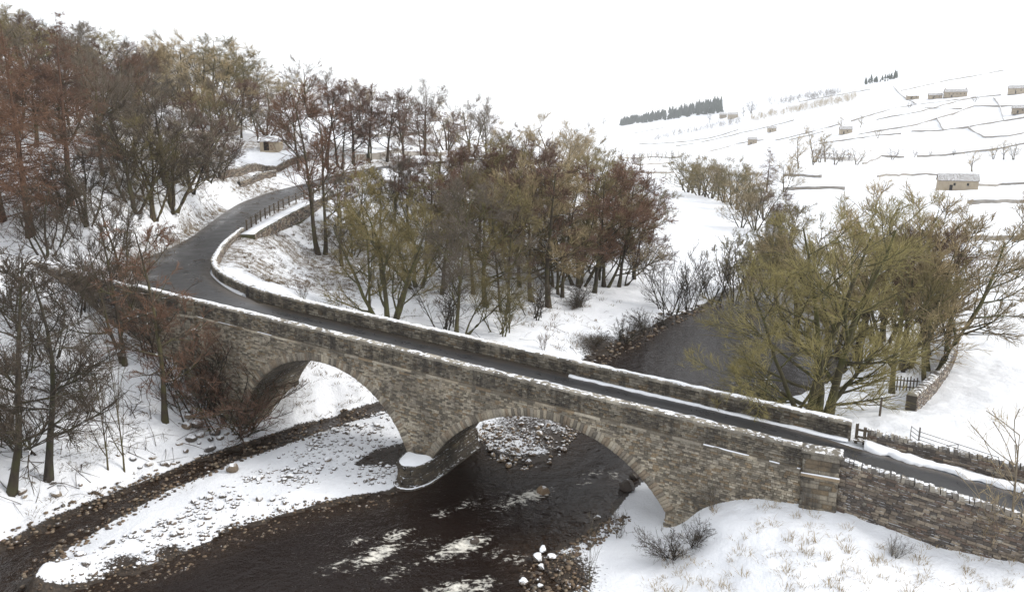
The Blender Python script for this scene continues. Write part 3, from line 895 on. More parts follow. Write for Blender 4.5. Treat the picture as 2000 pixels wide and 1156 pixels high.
prism("footing", pier_outline(.42, 2.25), -1.2, .10, M['pier'], pier)
pf = Path(pier_outline(.42, 2.25))
snow_strip("snow_ledge", pf, lambda l: .10, .0, .16, pier, .05, seed=12, cover=.2, edge=.08, l0=5.8, l1=pf.n - 5.0)
def cut_snow():
    pts = [(x, y) for x, y in pier_outline(.10, 1.72) if y <= .05]
    c = (pc, -.35); V, F = [(c[0], c[1], CUT + .26)], []
    n = len(pts)
    for k, (f, h) in enumerate(((.55, .20), (.85, .11), (1.0, .0))):
        for i, (x, y) in enumerate(pts):
            V.append((c[0] + (x - c[0]) * f, c[1] + (y - c[1]) * f, CUT + h + .03 * math.sin(i * 1.7 + k)))
    for i in range(n - 1): F.append((0, 1 + i, 2 + i))
    for k in range(2):
        for i in range(n - 1): a = 1 + k * n + i; F.append((a, a + n, a + n + 1, a + 1))
    obj("snow_cap", V, [f[::-1] if len(f) == 3 else f[::-1] for f in F], M['snow'], pier, True)
cut_snow()
# far parapet with the curved return beside the climbing road
curve_px = [(499, 563, -12.0), (460, 548, -11.9), (427, 530, -11.8), (413, 510, -11.6), (419, 494, -11.4), (438, 469, -11.15), (469, 445, -10.85)]
fp = [(-.5, BW - .45, cope_z(-.5)), (-10, BW - .45, cope_z(-10)), (-20, BW - .45, cope_z(-20)), (-30, BW - .45, cope_z(-30)), (-37, BW - .45, cope_z(-37)), (-41, BW - .35, cope_z(-41))]
for px, py, z in curve_px:
    x, y = at_z(px, py, z); s_, y_ = w2loc(x, y); fp.append((s_, y_, z + CAMZ))
fpr = resample(fp, .6)
far = Path(fpr); fz = lambda l: float(np.interp(l, far.l, fpr[:, 2]))
# travel goes left along the bridge, so the road side is to the left; offsets to the left are towards the camera
wall_core("parapet", far, lambda l: fz(l) - .17, lambda l: fz(l) - 1.25, -.45, -.02, M['mortar'], bridge)
def gfar(l):
    x, y, a = far.at(l); q = (x + math.sin(a) * .7, y - math.cos(a) * .7); return q
_fl = np.linspace(0, far.n, 80); _fg = gz_many([loc2w(*gfar(l)) for l in _fl])
L42 = 40.0
wall_core("retaining_wall", far, lambda l: fz(l) - 1.2, lambda l: min(fz(l) - 1.3, float(np.interp(l, _fl, _fg)) - .8), -.46, -.03, M['mortar_dark'], bridge, l0=L42)
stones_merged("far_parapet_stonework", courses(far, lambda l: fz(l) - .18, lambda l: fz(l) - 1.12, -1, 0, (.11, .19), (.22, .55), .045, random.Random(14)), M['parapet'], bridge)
stones_merged("outer_parapet_stonework", courses(far, lambda l: fz(l) - .18, lambda l: max(fz(l) - 4.5, float(np.interp(l, _fl, _fg)) - .4), 1, .46, (.13, .22), (.25, .6), .05, random.Random(15), l0=L42), M['wall'], bridge)
strip_pieces("coping_stone", far, fz, -.5, .06, -.175, .0, M['coping'], bridge, (.85, 1.25), 0, far.n, 23)
snow_strip("snow_cap", far, lambda l: fz(l) + .002, -.46, .0, bridge, .06, seed=5, cover=.16, edge=.16)
# snow left against the foot of the far parapet
vs = Path([loc2w(s, 4.42) for s in np.linspace(-17, -.6, 30)])
o = snow_strip("snow_bank", vs, lambda l: float(road_z(-17 + l)) + .02, .0, .5, None, .10, seed=15, cover=.0, edge=.1)
tag(o, "narrow strip of snow along the foot of the far parapet", "snow", kind="stuff")

# ------------------------------------------------------------------ trees
def mat_bark(name, a, b, snow=.0, scale=5, moss=None):
    t = NT(name); n = t.noise(scale, 5, .65, t.pos((1, 1, .35)))
    oi = t.node("ShaderNodeObjectInfo")
    c = t.mix(t.ramp(n, [(.3, 0.), (.7, 1.)]), a, b)
    if moss:
        c = t.mix(t.ramp(t.noise(1.1, 3), [(.45, 0.), (.62, .8)]), c, moss)
    c = t.mix(1.0, c, t.ramp(oi.outputs["Random"], [(0., (.78, .78, .80)), (.5, (1., 1., 1.)), (1., (1.22, 1.16, 1.05))]), 'MULTIPLY')
    if snow > 0:
        sm = t.math('MULTIPLY', t.ramp(t.nz(), [(.35, 0.), (.7, 1.)]), t.ramp(t.noise(2.3, 4, .65), [(.66 - .4 * snow, 0.), (.72 - .4 * snow, 1.)]))
        c = t.mix(sm, c, SNOW)
    t.bump(n, .4, .03)
    return t.fin(c, .85, .2)
BARK = {'brown': mat_bark("bark_brown", (.085, .066, .046), (.045, .036, .028), .16, moss=(.085, .08, .035)),
        'dark': mat_bark("bark_dark", (.055, .045, .036), (.03, .025, .021), .18, moss=(.055, .055, .028)),
        'green': mat_bark("bark_mossy", (.10, .088, .05), (.055, .048, .03), .14, moss=(.105, .105, .04)),
        'larch': mat_bark("bark_larch", (.11, .065, .045), (.06, .04, .032), .1),
        'lichen': mat_bark("bark_lichen", (.19, .16, .065), (.11, .095, .05), .16, moss=(.21, .18, .055)),
        'pale': mat_bark("bark_pale", (.21, .175, .125), (.13, .108, .08), .12)}
TWIG = {'red': mat_bark("twig_alder", (.17, .10, .07), (.112, .069, .051)),
        'olive': mat_bark("twig_olive", (.245, .205, .092), (.155, .128, .064)),
        'yellow': mat_bark("twig_lichen", (.31, .275, .115), (.17, .15, .075)),
        'tan': mat_bark("twig_tan", (.41, .33, .19), (.28, .22, .13)),
        'grey': mat_bark("twig_grey", (.185, .155, .122), (.12, .10, .08)),
        'dark': mat_bark("twig_dark", (.095, .074, .054), (.06, .048, .038), .06),
        'larch': mat_bark("twig_larch", (.185, .105, .07), (.12, .074, .05)),
        'fir': mat_bark("needles", (.05, .072, .055), (.032, .048, .04))}

def nrm(v): return v / np.maximum(np.linalg.norm(v, axis=-1, keepdims=True), 1e-9)
class Grow:
    def __init__(self, seed): self.r = np.random.RandomState(seed); self.tr = ([], []); self.tw = ([], []); self.nt = 0; self.nw = 0
    def tubes(self, pts, rad, sides, twig):
        N, K, _ = pts.shape
        t = np.empty_like(pts); t[:, 1:-1] = pts[:, 2:] - pts[:, :-2]; t[:, 0] = pts[:, 1] - pts[:, 0]; t[:, -1] = pts[:, -1] - pts[:, -2]
        t = nrm(t)
        ref = np.where(np.abs(t[:, :, 2:3]) > .9, np.array([1., 0, 0]), np.array([0., 0, 1.]))
        a = nrm(np.cross(t, ref)); b = np.cross(t, a)
        ph = np.arange(sides) * 2 * np.pi / sides
        v = pts[:, :, None, :] + rad[:, :, None, None] * (a[:, :, None, :] * np.cos(ph)[None, None, :, None] + b[:, :, None, :] * np.sin(ph)[None, None, :, None])
        v = v.reshape(-1, 3)
        base = (np.arange(N)[:, None, None] * K + np.arange(K - 1)[None, :, None]) * sides
        j = np.arange(sides)[None, None, :]; j2 = (j + 1) % sides
        f = np.stack([base + j, base + j2, base + sides + j2, base + sides + j], -1).reshape(-1, 4)
        V, F = self.tw if twig else self.tr
        off = self.nw if twig else self.nt
        V.append(v); F.append(f + off)
        if twig: self.nw += len(v)
        else: self.nt += len(v)
    def extend(self, p0, d0, L, K, up, wig, droop=0.0):
        N = len(p0); pts = np.empty((N, K, 3)); pts[:, 0] = p0; d = nrm(d0); st = (L / (K - 1))[:, None]
        for k in range(1, K):
            d = nrm(d + self.r.normal(0, wig, (N, 3)) + np.array([0, 0, up - droop * k / K]))
            pts[:, k] = pts[:, k - 1] + d * st
        return pts
    def spawn(self, pts, rad, Ls, n, t0, t1, ang, lr, K, up=.1, wig=.1, rr=.6, rtip=.25, rmin=.006, shape=None, droop=0., bias=None, even=False, rmax=1.):
        N, Kp, _ = pts.shape
        pi = np.repeat(np.arange(N), n); m = len(pi)
        t = self.r.uniform(t0, t1, m) if not even else np.tile(np.linspace(t0, t1, n), N) + self.r.uniform(-.02, .02, m)
        t = np.clip(t, 0, .999)
        x = t * (Kp - 1); i = x.astype(int); q = (x - i)[:, None]
        p = pts[pi, i] * (1 - q) + pts[pi, i + 1] * q
        tan = nrm(pts[pi, i + 1] - pts[pi, i])
        r0 = rad[pi, i] * (1 - q[:, 0]) + rad[pi, i + 1] * q[:, 0]
        rv = self.r.normal(0, 1, (m, 3)); perp = nrm(rv - (rv * tan).sum(1, keepdims=True) * tan)
        a = np.radians(self.r.normal(ang, ang * .22, m))[:, None]
        d = tan * np.cos(a) + perp * np.sin(a)
        if bias is not None: d = nrm(d + np.array(bias))
        L = Ls[pi] * lr * self.r.uniform(.65, 1.25, m) * (shape(t) if shape else (1.1 - .55 * t))
        c = self.extend(p, d, L, K, up, wig, droop)
        rs = np.minimum(np.maximum(r0 * rr, rmin), rmax)
        prof = np.linspace(1, rtip, K)[None, :] ** 1.0
        cr = np.maximum(rs[:, None] * prof, rmin * .7)
        return c, cr, L
    def meshes(self, name):
        out = []
        for (V, F), nm in ((self.tr, "trunk"), (self.tw, "crown")):
            v = np.concatenate(V); f = np.concatenate(F); out.append((v, f))
        h = max(out[0][0][:, 2].max(), np.percentile(out[1][0][:, 2], 99.7))
        res = []
        for (v, f), nm in zip(out, ("trunk", "crown")):
            res.append(mesh(nm, v / h, f, BARK['brown'], nm == "trunk"))
        return res
def stems(g, specs, K=9, up=.02, wig=.05, tip=.22):
    P, Rr, L = [], [], []
    for x, y, dx, dy, ln, r in specs:
        p = g.extend(np.array([[x, y, -.4]]), np.array([[dx, dy, 1.0]]), np.array([ln]), K, up, wig)
        pr = r * np.linspace(1, tip, K) ** 1.1; pr[0] *= 1.45; pr[1] *= 1.08
        P.append(p); Rr.append(pr[None]); L.append(ln)
    P, Rr, L = np.concatenate(P), np.concatenate(Rr), np.array(L)
    g.tubes(P, Rr, 7, False); return P, Rr, L
def t_broad(seed, specs, limb=(11, .28, .98, 46, .50), up=.10, n2=8, n3=8, n4=5, wig=.085, a2=40, a3=34, l2=.56, l3=.6, l4=.72, tw=.011, b=None, wob=.05):
    """deciduous tree: stems, limbs, branches, twigs, fine twigs"""
    g = Grow(seed); P, R_, L = stems(g, specs, wig=wob)
    p1, r1, L1 = g.spawn(P, R_, L, limb[0], limb[1], limb[2], limb[3], limb[4], 7, up, wig, .62, .2, .02, bias=b, even=True); g.tubes(p1, r1, 5, False)
    p2, r2, L2 = g.spawn(p1, r1, L1, n2, .18, 1, a2, l2, 5, up, wig * 1.1, .6, .35, tw * 1.85); g.tubes(p2, r2, 4, False)
    p3, r3, L3 = g.spawn(p2, r2, L2, n3, .12, 1, a3, l3, 4, up * .7, wig * 1.2, .65, .6, tw * 1.75); g.tubes(p3, r3, 3, True)
    if n4:
        p4, r4, L4 = g.spawn(p3, r3, L3, n4 + 3, .1, .95, 32, l4, 2, up * .9, wig * 1.3, .75, .55, tw * .86); g.tubes(p4, r4, 3, True)
    return g.meshes("t")
def t_larch(seed, H=18):
    g = Grow(seed); P, R_, L = stems(g, [(0, 0, .01, .01, H, .30)], 12, .02, .012, tip=.03)
    sh = lambda t: np.clip(1.18 - 1.02 * t, .08, 1) * (0.55 + .45 * np.minimum(1, t / .25))
    p1, r1, L1 = g.spawn(P, R_, L, 80, .12, .99, 84, .31, 6, .02, .07, .34, .2, .016, shape=sh, even=True, rmax=.055); g.tubes(p1, r1, 4, False)
    p2, r2, L2 = g.spawn(p1, r1, L1, 11, .12, 1, 58, .40, 3, -.03, .1, .6, .4, .014, droop=.12); g.tubes(p2, r2, 3, True)
    p3, r3, L3 = g.spawn(p2, r2, L2, 5, .1, 1, 50, .6, 2, -.10, .15, .8, .6, .012, droop=.2); g.tubes(p3, r3, 3, True)
    return g.meshes("t")
def t_small(seed, specs, n1=9, n2=6, n3=5, up=.12, tw=.012):
    """small or far tree with fewer, thicker twigs"""
    g = Grow(seed); P, R_, L = stems(g, specs, 6)
    p1, r1, L1 = g.spawn(P, R_, L, n1, .2, .98, 42, .5, 5, up, .13, .6, .25, .02, even=True); g.tubes(p1, r1, 4, False)
    p2, r2, L2 = g.spawn(p1, r1, L1, n2, .15, 1, 42, .48, 4, up, .15, .6, .35, tw); g.tubes(p2, r2, 3, True)
    if n3:
        p3, r3, L3 = g.spawn(p2, r2, L2, n3, .15, 1, 40, .5, 3, up, .2, .7, .5, tw * .8); g.tubes(p3, r3, 3, True)
    return g.meshes("t")
PROTO = {}
PROTO['alder1'] = t_broad(1, [(0, 0, .03, 0, 14, .21)], limb=(14, .24, .98, 56, .42), up=.04, n2=8, n3=7, n4=3, l2=.58, l3=.62, tw=.0115)
PROTO['alder2'] = t_broad(2, [(0, 0, -.06, .03, 13.5, .19), (.5, .2, .13, .05, 12.5, .16)], limb=(9, .26, .98, 52, .40), up=.04, n2=8, n3=6, n4=3, l2=.58, l3=.62, tw=.0115)
PROTO['ash1'] = t_broad(3, [(0, 0, .05, .02, 13, .30)], limb=(12, .25, .97, 52, .58), up=.10, n2=8, n3=7, n4=3, tw=.011, wob=.08)
PROTO['ash2'] = t_broad(4, [(0, 0, -.10, .05, 11, .26), (.3, .1, .35, -.1, 10, .2)], limb=(8, .22, .97, 54, .58), up=.10, n2=8, n3=6, n4=3, tw=.011, wob=.09)
PROTO['multi1'] = t_broad(5, [(0, 0, -.05, 0, 12, .24), (.4, .2, .38, .15, 11, .2), (-.4, .1, -.42, .1, 10.5, .2), (.1, -.3, .12, -.4, 10, .18)], limb=(7, .2, .97, 52, .5), up=.08, n2=8, n3=5, n4=2, tw=.011, wob=.07)
PROTO['multi2'] = t_broad(6, [(0, 0, .12, .1, 8, .13), (.3, .1, .5, .2, 7.5, .11), (-.3, 0, -.5, .15, 7, .11), (.1, -.2, -.15, -.5, 7, .10), (-.1, .2, .05, .5, 7, .1)], limb=(6, .2, .97, 42, .45), up=.12, n2=6, n3=5, n4=2, tw=.010, wob=.09)
PROTO['lichen'] = t_broad(7, [(-.75, 0, -.03, .02, 13.5, .25), (-.1, .15, .03, .0, 14, .24), (.45, -.1, .10, -.03, 14, .27), (.7, .1, .34, .05, 12, .19), (-.9, .2, -.62, .05, 11, .17), (-.7, -.2, -1.5, -.25, 9, .13)],
                          limb=(9, .1, .97, 60, .46), up=.09, n2=8, n3=6, n4=2, tw=.0068, wob=.06, wig=.095, l3=.66, l4=.8)
PROTO['lean'] = t_broad(8, [(0, 0, .55, .1, 11, .24), (.4, 0, -.05, .1, 9.5, .16)], limb=(9, .3, .97, 55, .50), up=.06, n2=7, n3=6, n4=3, tw=.011, wob=.11, wig=.1)
PROTO['slim'] = t_broad(9, [(0, 0, .04, .01, 13, .17)], limb=(17, .22, .98, 60, .26), up=.03, n2=6, n3=5, n4=3, l2=.58, l3=.62, tw=.010, wob=.05)
PROTO['larch'] = t_larch(10)
PROTO['sapling'] = t_small(11, [(0, 0, .02, .02, 5, .055)], 12, 5, 4, .14, .006)
PROTO['shrub1'] = t_small(12, [(random.uniform(-.3, .3), random.uniform(-.3, .3), random.uniform(-.9, .9), random.uniform(-.9, .9), random.uniform(2.4, 3.6), .035) for _ in range(12)], 7, 6, 4, .06, .008)
PROTO['shrub2'] = t_small(13, [(random.uniform(-.4, .4), random.uniform(-.4, .4), random.uniform(-.5, .5), random.uniform(-.5, .5), random.uniform(3, 4.4), .04) for _ in range(9)], 7, 5, 4, .08, .008)
PROTO['far1'] = t_small(14, [(0, 0, .05, 0, 11, .26)], 12, 8, 6, .12, .03)
PROTO['far2'] = t_small(15, [(0, 0, -.1, .1, 10, .22), (.4, 0, .35, 0, 9, .2)], 8, 7, 6, .12, .03)
_mat_slot = {}
def place_tree(proto, x, y, h, twig, bark, wide=1.0, rz=None, lean=(0, 0), name="bare_tree", sink=0.0, z=None):
    z = gz(x, y) if z is None else z
    t = empty(name, (x, y, z - sink))
    t.rotation_euler = (lean[1], lean[0], 0)
    rz = random.uniform(0, 6.28) if rz is None else rz
    for me, nm, mt in zip(PROTO[proto], ("trunk", "crown"), (BARK[bark], TWIG[twig])):
        o = bpy.data.objects.new(nm, me); link(o, t)
        o.scale = (h * wide, h * wide, h); o.rotation_euler = (0, 0, rz)
        o.material_slots[0].link = 'OBJECT'; o.material_slots[0].material = mt
    return t
_HR = np.exp(np.linspace(math.log(24), math.log(1900), 420))
def hit(px, py):                             # where the sight line meets the ground
    r = np.array(ray(px, py)); n = r / np.hypot(r[0], r[1])
    zz = CAMZ + n[2] * _HR
    g = height(n[0] * _HR, n[1] * _HR)
    b = np.where(zz <= g)[0]
    k = b[0] if len(b) else len(_HR) - 1
    if k > 0:
        a0, a1 = zz[k - 1] - g[k - 1], zz[k] - g[k]; d = _HR[k - 1] + (_HR[k] - _HR[k - 1]) * a0 / (a0 - a1 + 1e-9)
    else: d = _HR[0]
    return float(n[0] * d), float(n[1] * d)
def hit_far(cells):                          # the same for many far points at once
    r = np.array([ray(px, py) for px, py in cells]); n = r / np.hypot(r[:, 0], r[:, 1])[:, None]
    D = np.exp(np.linspace(math.log(420), math.log(2300), 130))
    X, Y, Z = n[:, :1] * D, n[:, 1:2] * D, CAMZ + n[:, 2:3] * D
    G = height(X.ravel(), Y.ravel()).reshape(X.shape)
    out = []
    for i in range(len(r)):
        b = np.where(Z[i] <= G[i])[0]; k = b[0] if len(b) else 120
        out.append((X[i, k], Y[i, k], float(G[i, k])))
    return out
def top_h(x, y, py, z=None):                 # height that reaches a given picture row
    z = gz(x, y) if z is None else z
    v = (CY - py) / FPX
    k = y / (math.cos(TH) + v * math.sin(TH))
    return CAMZ + k * (-math.sin(TH) + v * math.cos(TH)) - z
ORD = ["leftmost", "second from left", "third from left", "fourth from left", "fifth from left", "sixth from left", "seventh from left", "eighth from left", "ninth from left", "tenth from left", "eleventh from left", "twelfth from left",
       "thirteenth from left", "fourteenth from left", "fifteenth from left", "sixteenth from left", "seventeenth from left", "eighteenth from left", "nineteenth from left", "twentieth from left", "twenty-first from left", "twenty-second from left", "twenty-third from left", "twenty-fourth from left",
       "twenty-fifth from left", "twenty-sixth from left", "twenty-seventh from left", "twenty-eighth from left", "twenty-ninth from left", "thirtieth from left"]
def row(label, cat, group, items, name="bare_tree"):
    """items: (px, base py or ('d', range), top py, proto, twig, bark[, wide, leanx]); labelled by their order from the left"""
    items = sorted(items, key=lambda t: t[0])
    for i, it in enumerate(items):
        px, b, top, proto, tw, bk = it[:6]
        wide = (it[6] if len(it) > 6 else 1.0) * (1.18 if name == 'bare_tree' else 1.0); lx = it[7] if len(it) > 7 else 0.0
        x, y = at_range(px, b[1]) if isinstance(b, tuple) else hit(px, b)
        h = top_h(x, y, top)
        if h < .4: continue
        o = place_tree(proto, x, y, h, tw, bk, wide, lean=(lx, 0), name=name, sink=.05 * min(h, 3))
        tag(o, label.format(o=ORD[min(i, 29)]), cat, group)
def one(label, cat, px, b, top, proto, tw, bk, wide=1.0, lean=(0, 0), rz=None, name="bare_tree", group=None):
    x, y = at_range(px, b[1]) if isinstance(b, tuple) else hit(px, b)
    o = place_tree(proto, x, y, top_h(x, y, top), tw, bk, wide, rz, lean, name, sink=.05)
    return tag(o, label, cat, group)
# --- right bank
one("big many-stemmed tree with yellow lichen twigs at the bridge's right end", "tree", 1650, ('d', 49.5), 372, 'lichen', 'yellow', 'green', 1.2, rz=0.35)
one("tree with thick mossy trunk leaning right beside the field wall", "tree", 1797, 757, 372, 'lean', 'tan', 'green', 1.05, rz=-.2)
one("upright mossy tree between the yellow lichen tree and the leaning tree", "tree", 1742, 768, 415, 'ash1', 'olive', 'green', .9, rz=1.0)
row("tan bare tree rising behind the yellow lichen tree, {o} of seven", "tree", "tan trees behind the yellow lichen tree",
    [(1585, ('d', 88), 398, 'multi1', 'olive', 'brown', 1.0), (1660, ('d', 80), 388, 'ash2', 'olive', 'brown', 1.0), (1765, ('d', 78), 352, 'multi1', 'tan', 'brown', 1.0), (1862, ('d', 72), 362, 'ash2', 'tan', 'brown', 1.0), (1715, ('d', 70), 378, 'multi1', 'tan', 'brown', 1.0), (1815, ('d', 66), 372, 'multi1', 'tan', 'brown', 1.0), (1910, ('d', 70), 392, 'ash1', 'tan', 'brown', 1.0)])
one("purplish brown tree behind the leaning tree at the field edge", "tree", 1868, ('d', 66), 440, 'alder1', 'red', 'brown', 1.2)
one("thin pale sapling in front of the road wall at the right edge", "sapling", 1962, 1090, 800, 'sapling', 'tan', 'pale', 1.2, rz=.4, name="sapling")
one("slim pale sapling just left of the taller one by the road wall", "sapling", 1932, 1088, 950, 'sapling', 'tan', 'pale', .7, rz=2.4, name="sapling")
one("lowest pale sapling against the road wall near the right edge", "sapling", 1908, 1080, 965, 'sapling', 'tan', 'pale', 1.0, rz=4.4, name="sapling")
# --- shrubs on the far banks of the river
row("dark leafless riverbank shrub leaning over the water, {o} along the far bank", "shrub", "shrubs along the far river bank",
    [(1305, 615, 470, 'shrub2', 'dark', 'dark', 1.0), (1345, 604, 480, 'shrub2', 'dark', 'dark', .9), (1392, 594, 452, 'shrub2', 'grey', 'dark', 1.0), (1432, 590, 440, 'multi2', 'olive', 'brown', .9), (1462, 588, 425, 'multi2', 'yellow', 'brown', 1.0), (1512, 590, 430, 'multi2', 'olive', 'brown', 1.0)], "shrub")
row("low brown bramble clump on the snowy left river bank, {o}", "shrub", "bramble clumps on the river bank",
    [(1165, 672, 640, 'shrub1', 'dark', 'dark', 1.6), (1215, 668, 615, 'shrub1', 'dark', 'dark', 1.2), (1262, 650, 600, 'shrub1', 'dark', 'dark', 1.3), (1120, 600, 565, 'shrub1', 'dark', 'dark', 1.5), (1300, 640, 610, 'shrub1', 'dark', 'dark', 1.4)], "bramble")
# --- tree line along the upstream river
row("rounded olive tree in the line beside the upstream river, {o}", "tree", "tree line along the upstream river",
    [(1335, 372, 296, 'ash1', 'olive', 'brown', 1.0), (1352, 378, 302, 'ash2', 'olive', 'brown', 1.0), (1378, 385, 306, 'multi1', 'tan', 'brown', 1.0), (1402, 392, 310, 'ash1', 'olive', 'brown', 1.0), (1428, 400, 304, 'ash2', 'olive', 'brown', .9), (1448, 445, 362, 'multi1', 'tan', 'brown', 1.0),
     (1475, 450, 352, 'multi1', 'tan', 'brown', 1.0), (1508, 470, 372, 'alder1', 'red', 'brown', 1.2), (1545, 470, 385, 'multi2', 'olive', 'brown', 1.2), (1462, 380, 318, 'ash1', 'tan', 'brown', 1.0), (1530, 375, 300, 'ash2', 'tan', 'brown', .9), (1343, 376, 300, 'multi1', 'olive', 'brown', 1.2), (1366, 382, 303, 'multi1', 'olive', 'brown', 1.2), (1390, 388, 308, 'multi1', 'olive', 'brown', 1.2), (1415, 396, 306, 'multi1', 'tan', 'brown', 1.2), (1438, 410, 318, 'multi1', 'olive', 'brown', 1.2), (1460, 420, 335, 'multi1', 'tan', 'brown', 1.2), (1490, 430, 350, 'multi1', 'olive', 'brown', 1.2)])
one("orange brown larch standing in the tree line beside the upstream river", "larch", 1497, 375, 288, 'larch', 'larch', 'larch', 1.3, name="larch_tree")
# --- centre: wood between the road and the river
one("tall slim alder with purplish crown below the road fence", "tree", 622, 497, 152, 'alder2', 'red', 'brown', 1.15, rz=.3, lean=(-.05, 0))
one("broad mossy tree with many spreading stems just behind the far parapet", "tree", 757, 640, 330, 'multi1', 'olive', 'green', 1.15, rz=.6)
one("straight slim trunk right beside the broad mossy tree behind the parapet", "tree", 722, 632, 350, 'slim', 'olive', 'green', .9)
one("bent trunk leaning low to the right over the far parapet", "tree", 905, 655, 470, 'lean', 'olive', 'green', .9, lean=(.42, 0), rz=.1)
one("tall tree with slightly leaning trunk rising over the middle of the far parapet", "tree", 892, 652, 345, 'alder1', 'grey', 'green', 1.0, lean=(.12, 0))
one("dark alder leaning right over the snowy path by the river", "tree", 1218, 558, 440, 'lean', 'red', 'dark', 1.2, lean=(.28, 0), rz=0)
one("upright alder at the wood's right edge beside the leaning one", "tree", 1208, 560, 330, 'alder1', 'red', 'dark', 1.15)
one("shaggy ivy-clad stump at the wood's foot near the river path", "shrub", 1135, 600, 545, 'shrub1', 'dark', 'dark', 1.0, name="ivy_stump")
row("bare tree in the front row of the riverside wood, {o}", "tree", "front row of the riverside wood",
    [(668, 520, 340, 'slim', 'grey', 'brown', 1.2), (862, 575, 315, 'alder1', 'olive', 'brown', 1.0), (815, 560, 335, 'multi2', 'olive', 'green', 1.2), (950, 600, 320, 'ash1', 'grey', 'green', 1.0), (990, 610, 350, 'alder2', 'olive', 'brown', 1.0), (1040, 590, 300, 'ash1', 'tan', 'brown', .9), (1072, 600, 320, 'slim', 'red', 'brown', 1.4), (1098, 580, 318, 'alder2', 'tan', 'brown', 1.0), (1160, 572, 318, 'alder1', 'red', 'dark', 1.1), (1180, 560, 335, 'ash2', 'tan', 'brown', .9), (925, 575, 330, 'alder1', 'red', 'brown', 1.0), (1015, 560, 325, 'alder1', 'red', 'brown', 1.1), (1130, 560, 320, 'multi1', 'olive', 'brown', 1.0), (1240, 545, 380, 'alder2', 'red', 'dark', 1.1)])
row("bare tree in the middle rows of the riverside wood, {o}", "tree", "middle rows of the riverside wood",
    [(700, 450, 322, 'alder1', 'olive', 'brown', 1.1), (745, 460, 310, 'ash1', 'olive', 'brown', 1.0), (795, 470, 302, 'alder2', 'grey', 'brown', 1.1), (845, 480, 292, 'alder1', 'red', 'brown', 1.2), (895, 490, 275, 'alder1', 'red', 'brown', 1.2), (935, 500, 290, 'ash2', 'olive', 'brown', 1.0), (985, 500, 282, 'alder2', 'red', 'brown', 1.2), (1020, 495, 290, 'multi1', 'olive', 'brown', 1.0), (1060, 500, 285, 'alder1', 'red', 'brown', 1.2),
     (1105, 495, 292, 'ash1', 'tan', 'brown', 1.1), (1145, 490, 300, 'multi1', 'olive', 'brown', 1.0), (1190, 490, 312, 'alder1', 'red', 'dark', 1.2), (1230, 480, 330, 'multi1', 'olive', 'dark', 1.0), (1255, 470, 345, 'alder1', 'red', 'dark', 1.2), (1215, 440, 318, 'ash1', 'olive', 'brown', 1.1), (660, 440, 330, 'alder1', 'olive', 'brown', 1.1), (770, 440, 300, 'alder1', 'red', 'brown', 1.2), (960, 460, 280, 'alder1', 'red', 'brown', 1.2), (1080, 450, 285, 'alder1', 'red', 'brown', 1.2), (1165, 450, 300, 'ash1', 'tan', 'brown', 1.1), (1275, 455, 370, 'alder1', 'red', 'dark', 1.2)])
row("bare tree at the back of the riverside wood, {o}", "tree", "back rows of the riverside wood",
    [(860, 400, 250, 'ash1', 'red', 'brown', 1.1), (905, 400, 262, 'ash2', 'olive', 'brown', 1.1), (950, 395, 268, 'alder1', 'olive', 'brown', 1.2), (1000, 392, 262, 'multi1', 'olive', 'brown', 1.1), (1045, 390, 268, 'alder1', 'red', 'brown', 1.2), (1075, 380, 218, 'multi1', 'tan', 'pale', 1.1), (1105, 378, 232, 'ash1', 'tan', 'pale', 1.1), (1150, 385, 265, 'ash2', 'olive', 'brown', 1.1), (1185, 385, 290, 'multi1', 'olive', 'brown', 1.0), (1212, 395, 300, 'alder1', 'red', 'brown', 1.1),
     (780, 380, 268, 'alder2', 'red', 'brown', 1.0), (1130, 350, 250, 'ash1', 'olive', 'brown', 1.0)])
row("purple-brown alder on the far side of the climbing road, {o}", "tree", "alders beyond the climbing road",
    [(585, 332, 185, 'alder1', 'red', 'dark', 1.2), (638, 328, 155, 'alder1', 'red', 'dark', 1.25), (660, 325, 168, 'alder2', 'red', 'dark', 1.2), (690, 322, 150, 'alder1', 'red', 'dark', 1.2), (722, 316, 162, 'alder2', 'red', 'dark', 1.2), (756, 312, 172, 'alder1', 'red', 'dark', 1.2), (790, 308, 185, 'alder1', 'red', 'dark', 1.2), (828, 306, 200, 'alder2', 'red', 'dark', 1.2), (875, 308, 215, 'alder1', 'red', 'dark', 1.2)])
row("tall wide-branched bare tree standing against the sky above the wood, {o}", "tree", "skyline trees above the riverside wood",
    [(600, ('d', 250), 108, 'ash2', 'grey', 'brown', 1.0), (645, ('d', 265), 130, 'ash1', 'grey', 'brown', 1.0), (705, ('d', 250), 150, 'ash1', 'tan', 'brown', 1.0), (785, ('d', 240), 168, 'ash2', 'grey', 'brown', 1.0), (828, ('d', 215), 150, 'ash1', 'grey', 'brown', .9), (872, ('d', 230), 195, 'multi1', 'tan', 'brown', 1.1), (918, ('d', 205), 182, 'ash2', 'grey', 'brown', 1.0), (952, ('d', 215), 188, 'ash1', 'grey', 'brown', .9),
     (985, ('d', 240), 235, 'multi1', 'tan', 'brown', 1.1), (1020, ('d', 245), 238, 'ash2', 'grey', 'brown', 1.0), (1150, ('d', 260), 262, 'ash1', 'olive', 'brown', 1.0)])
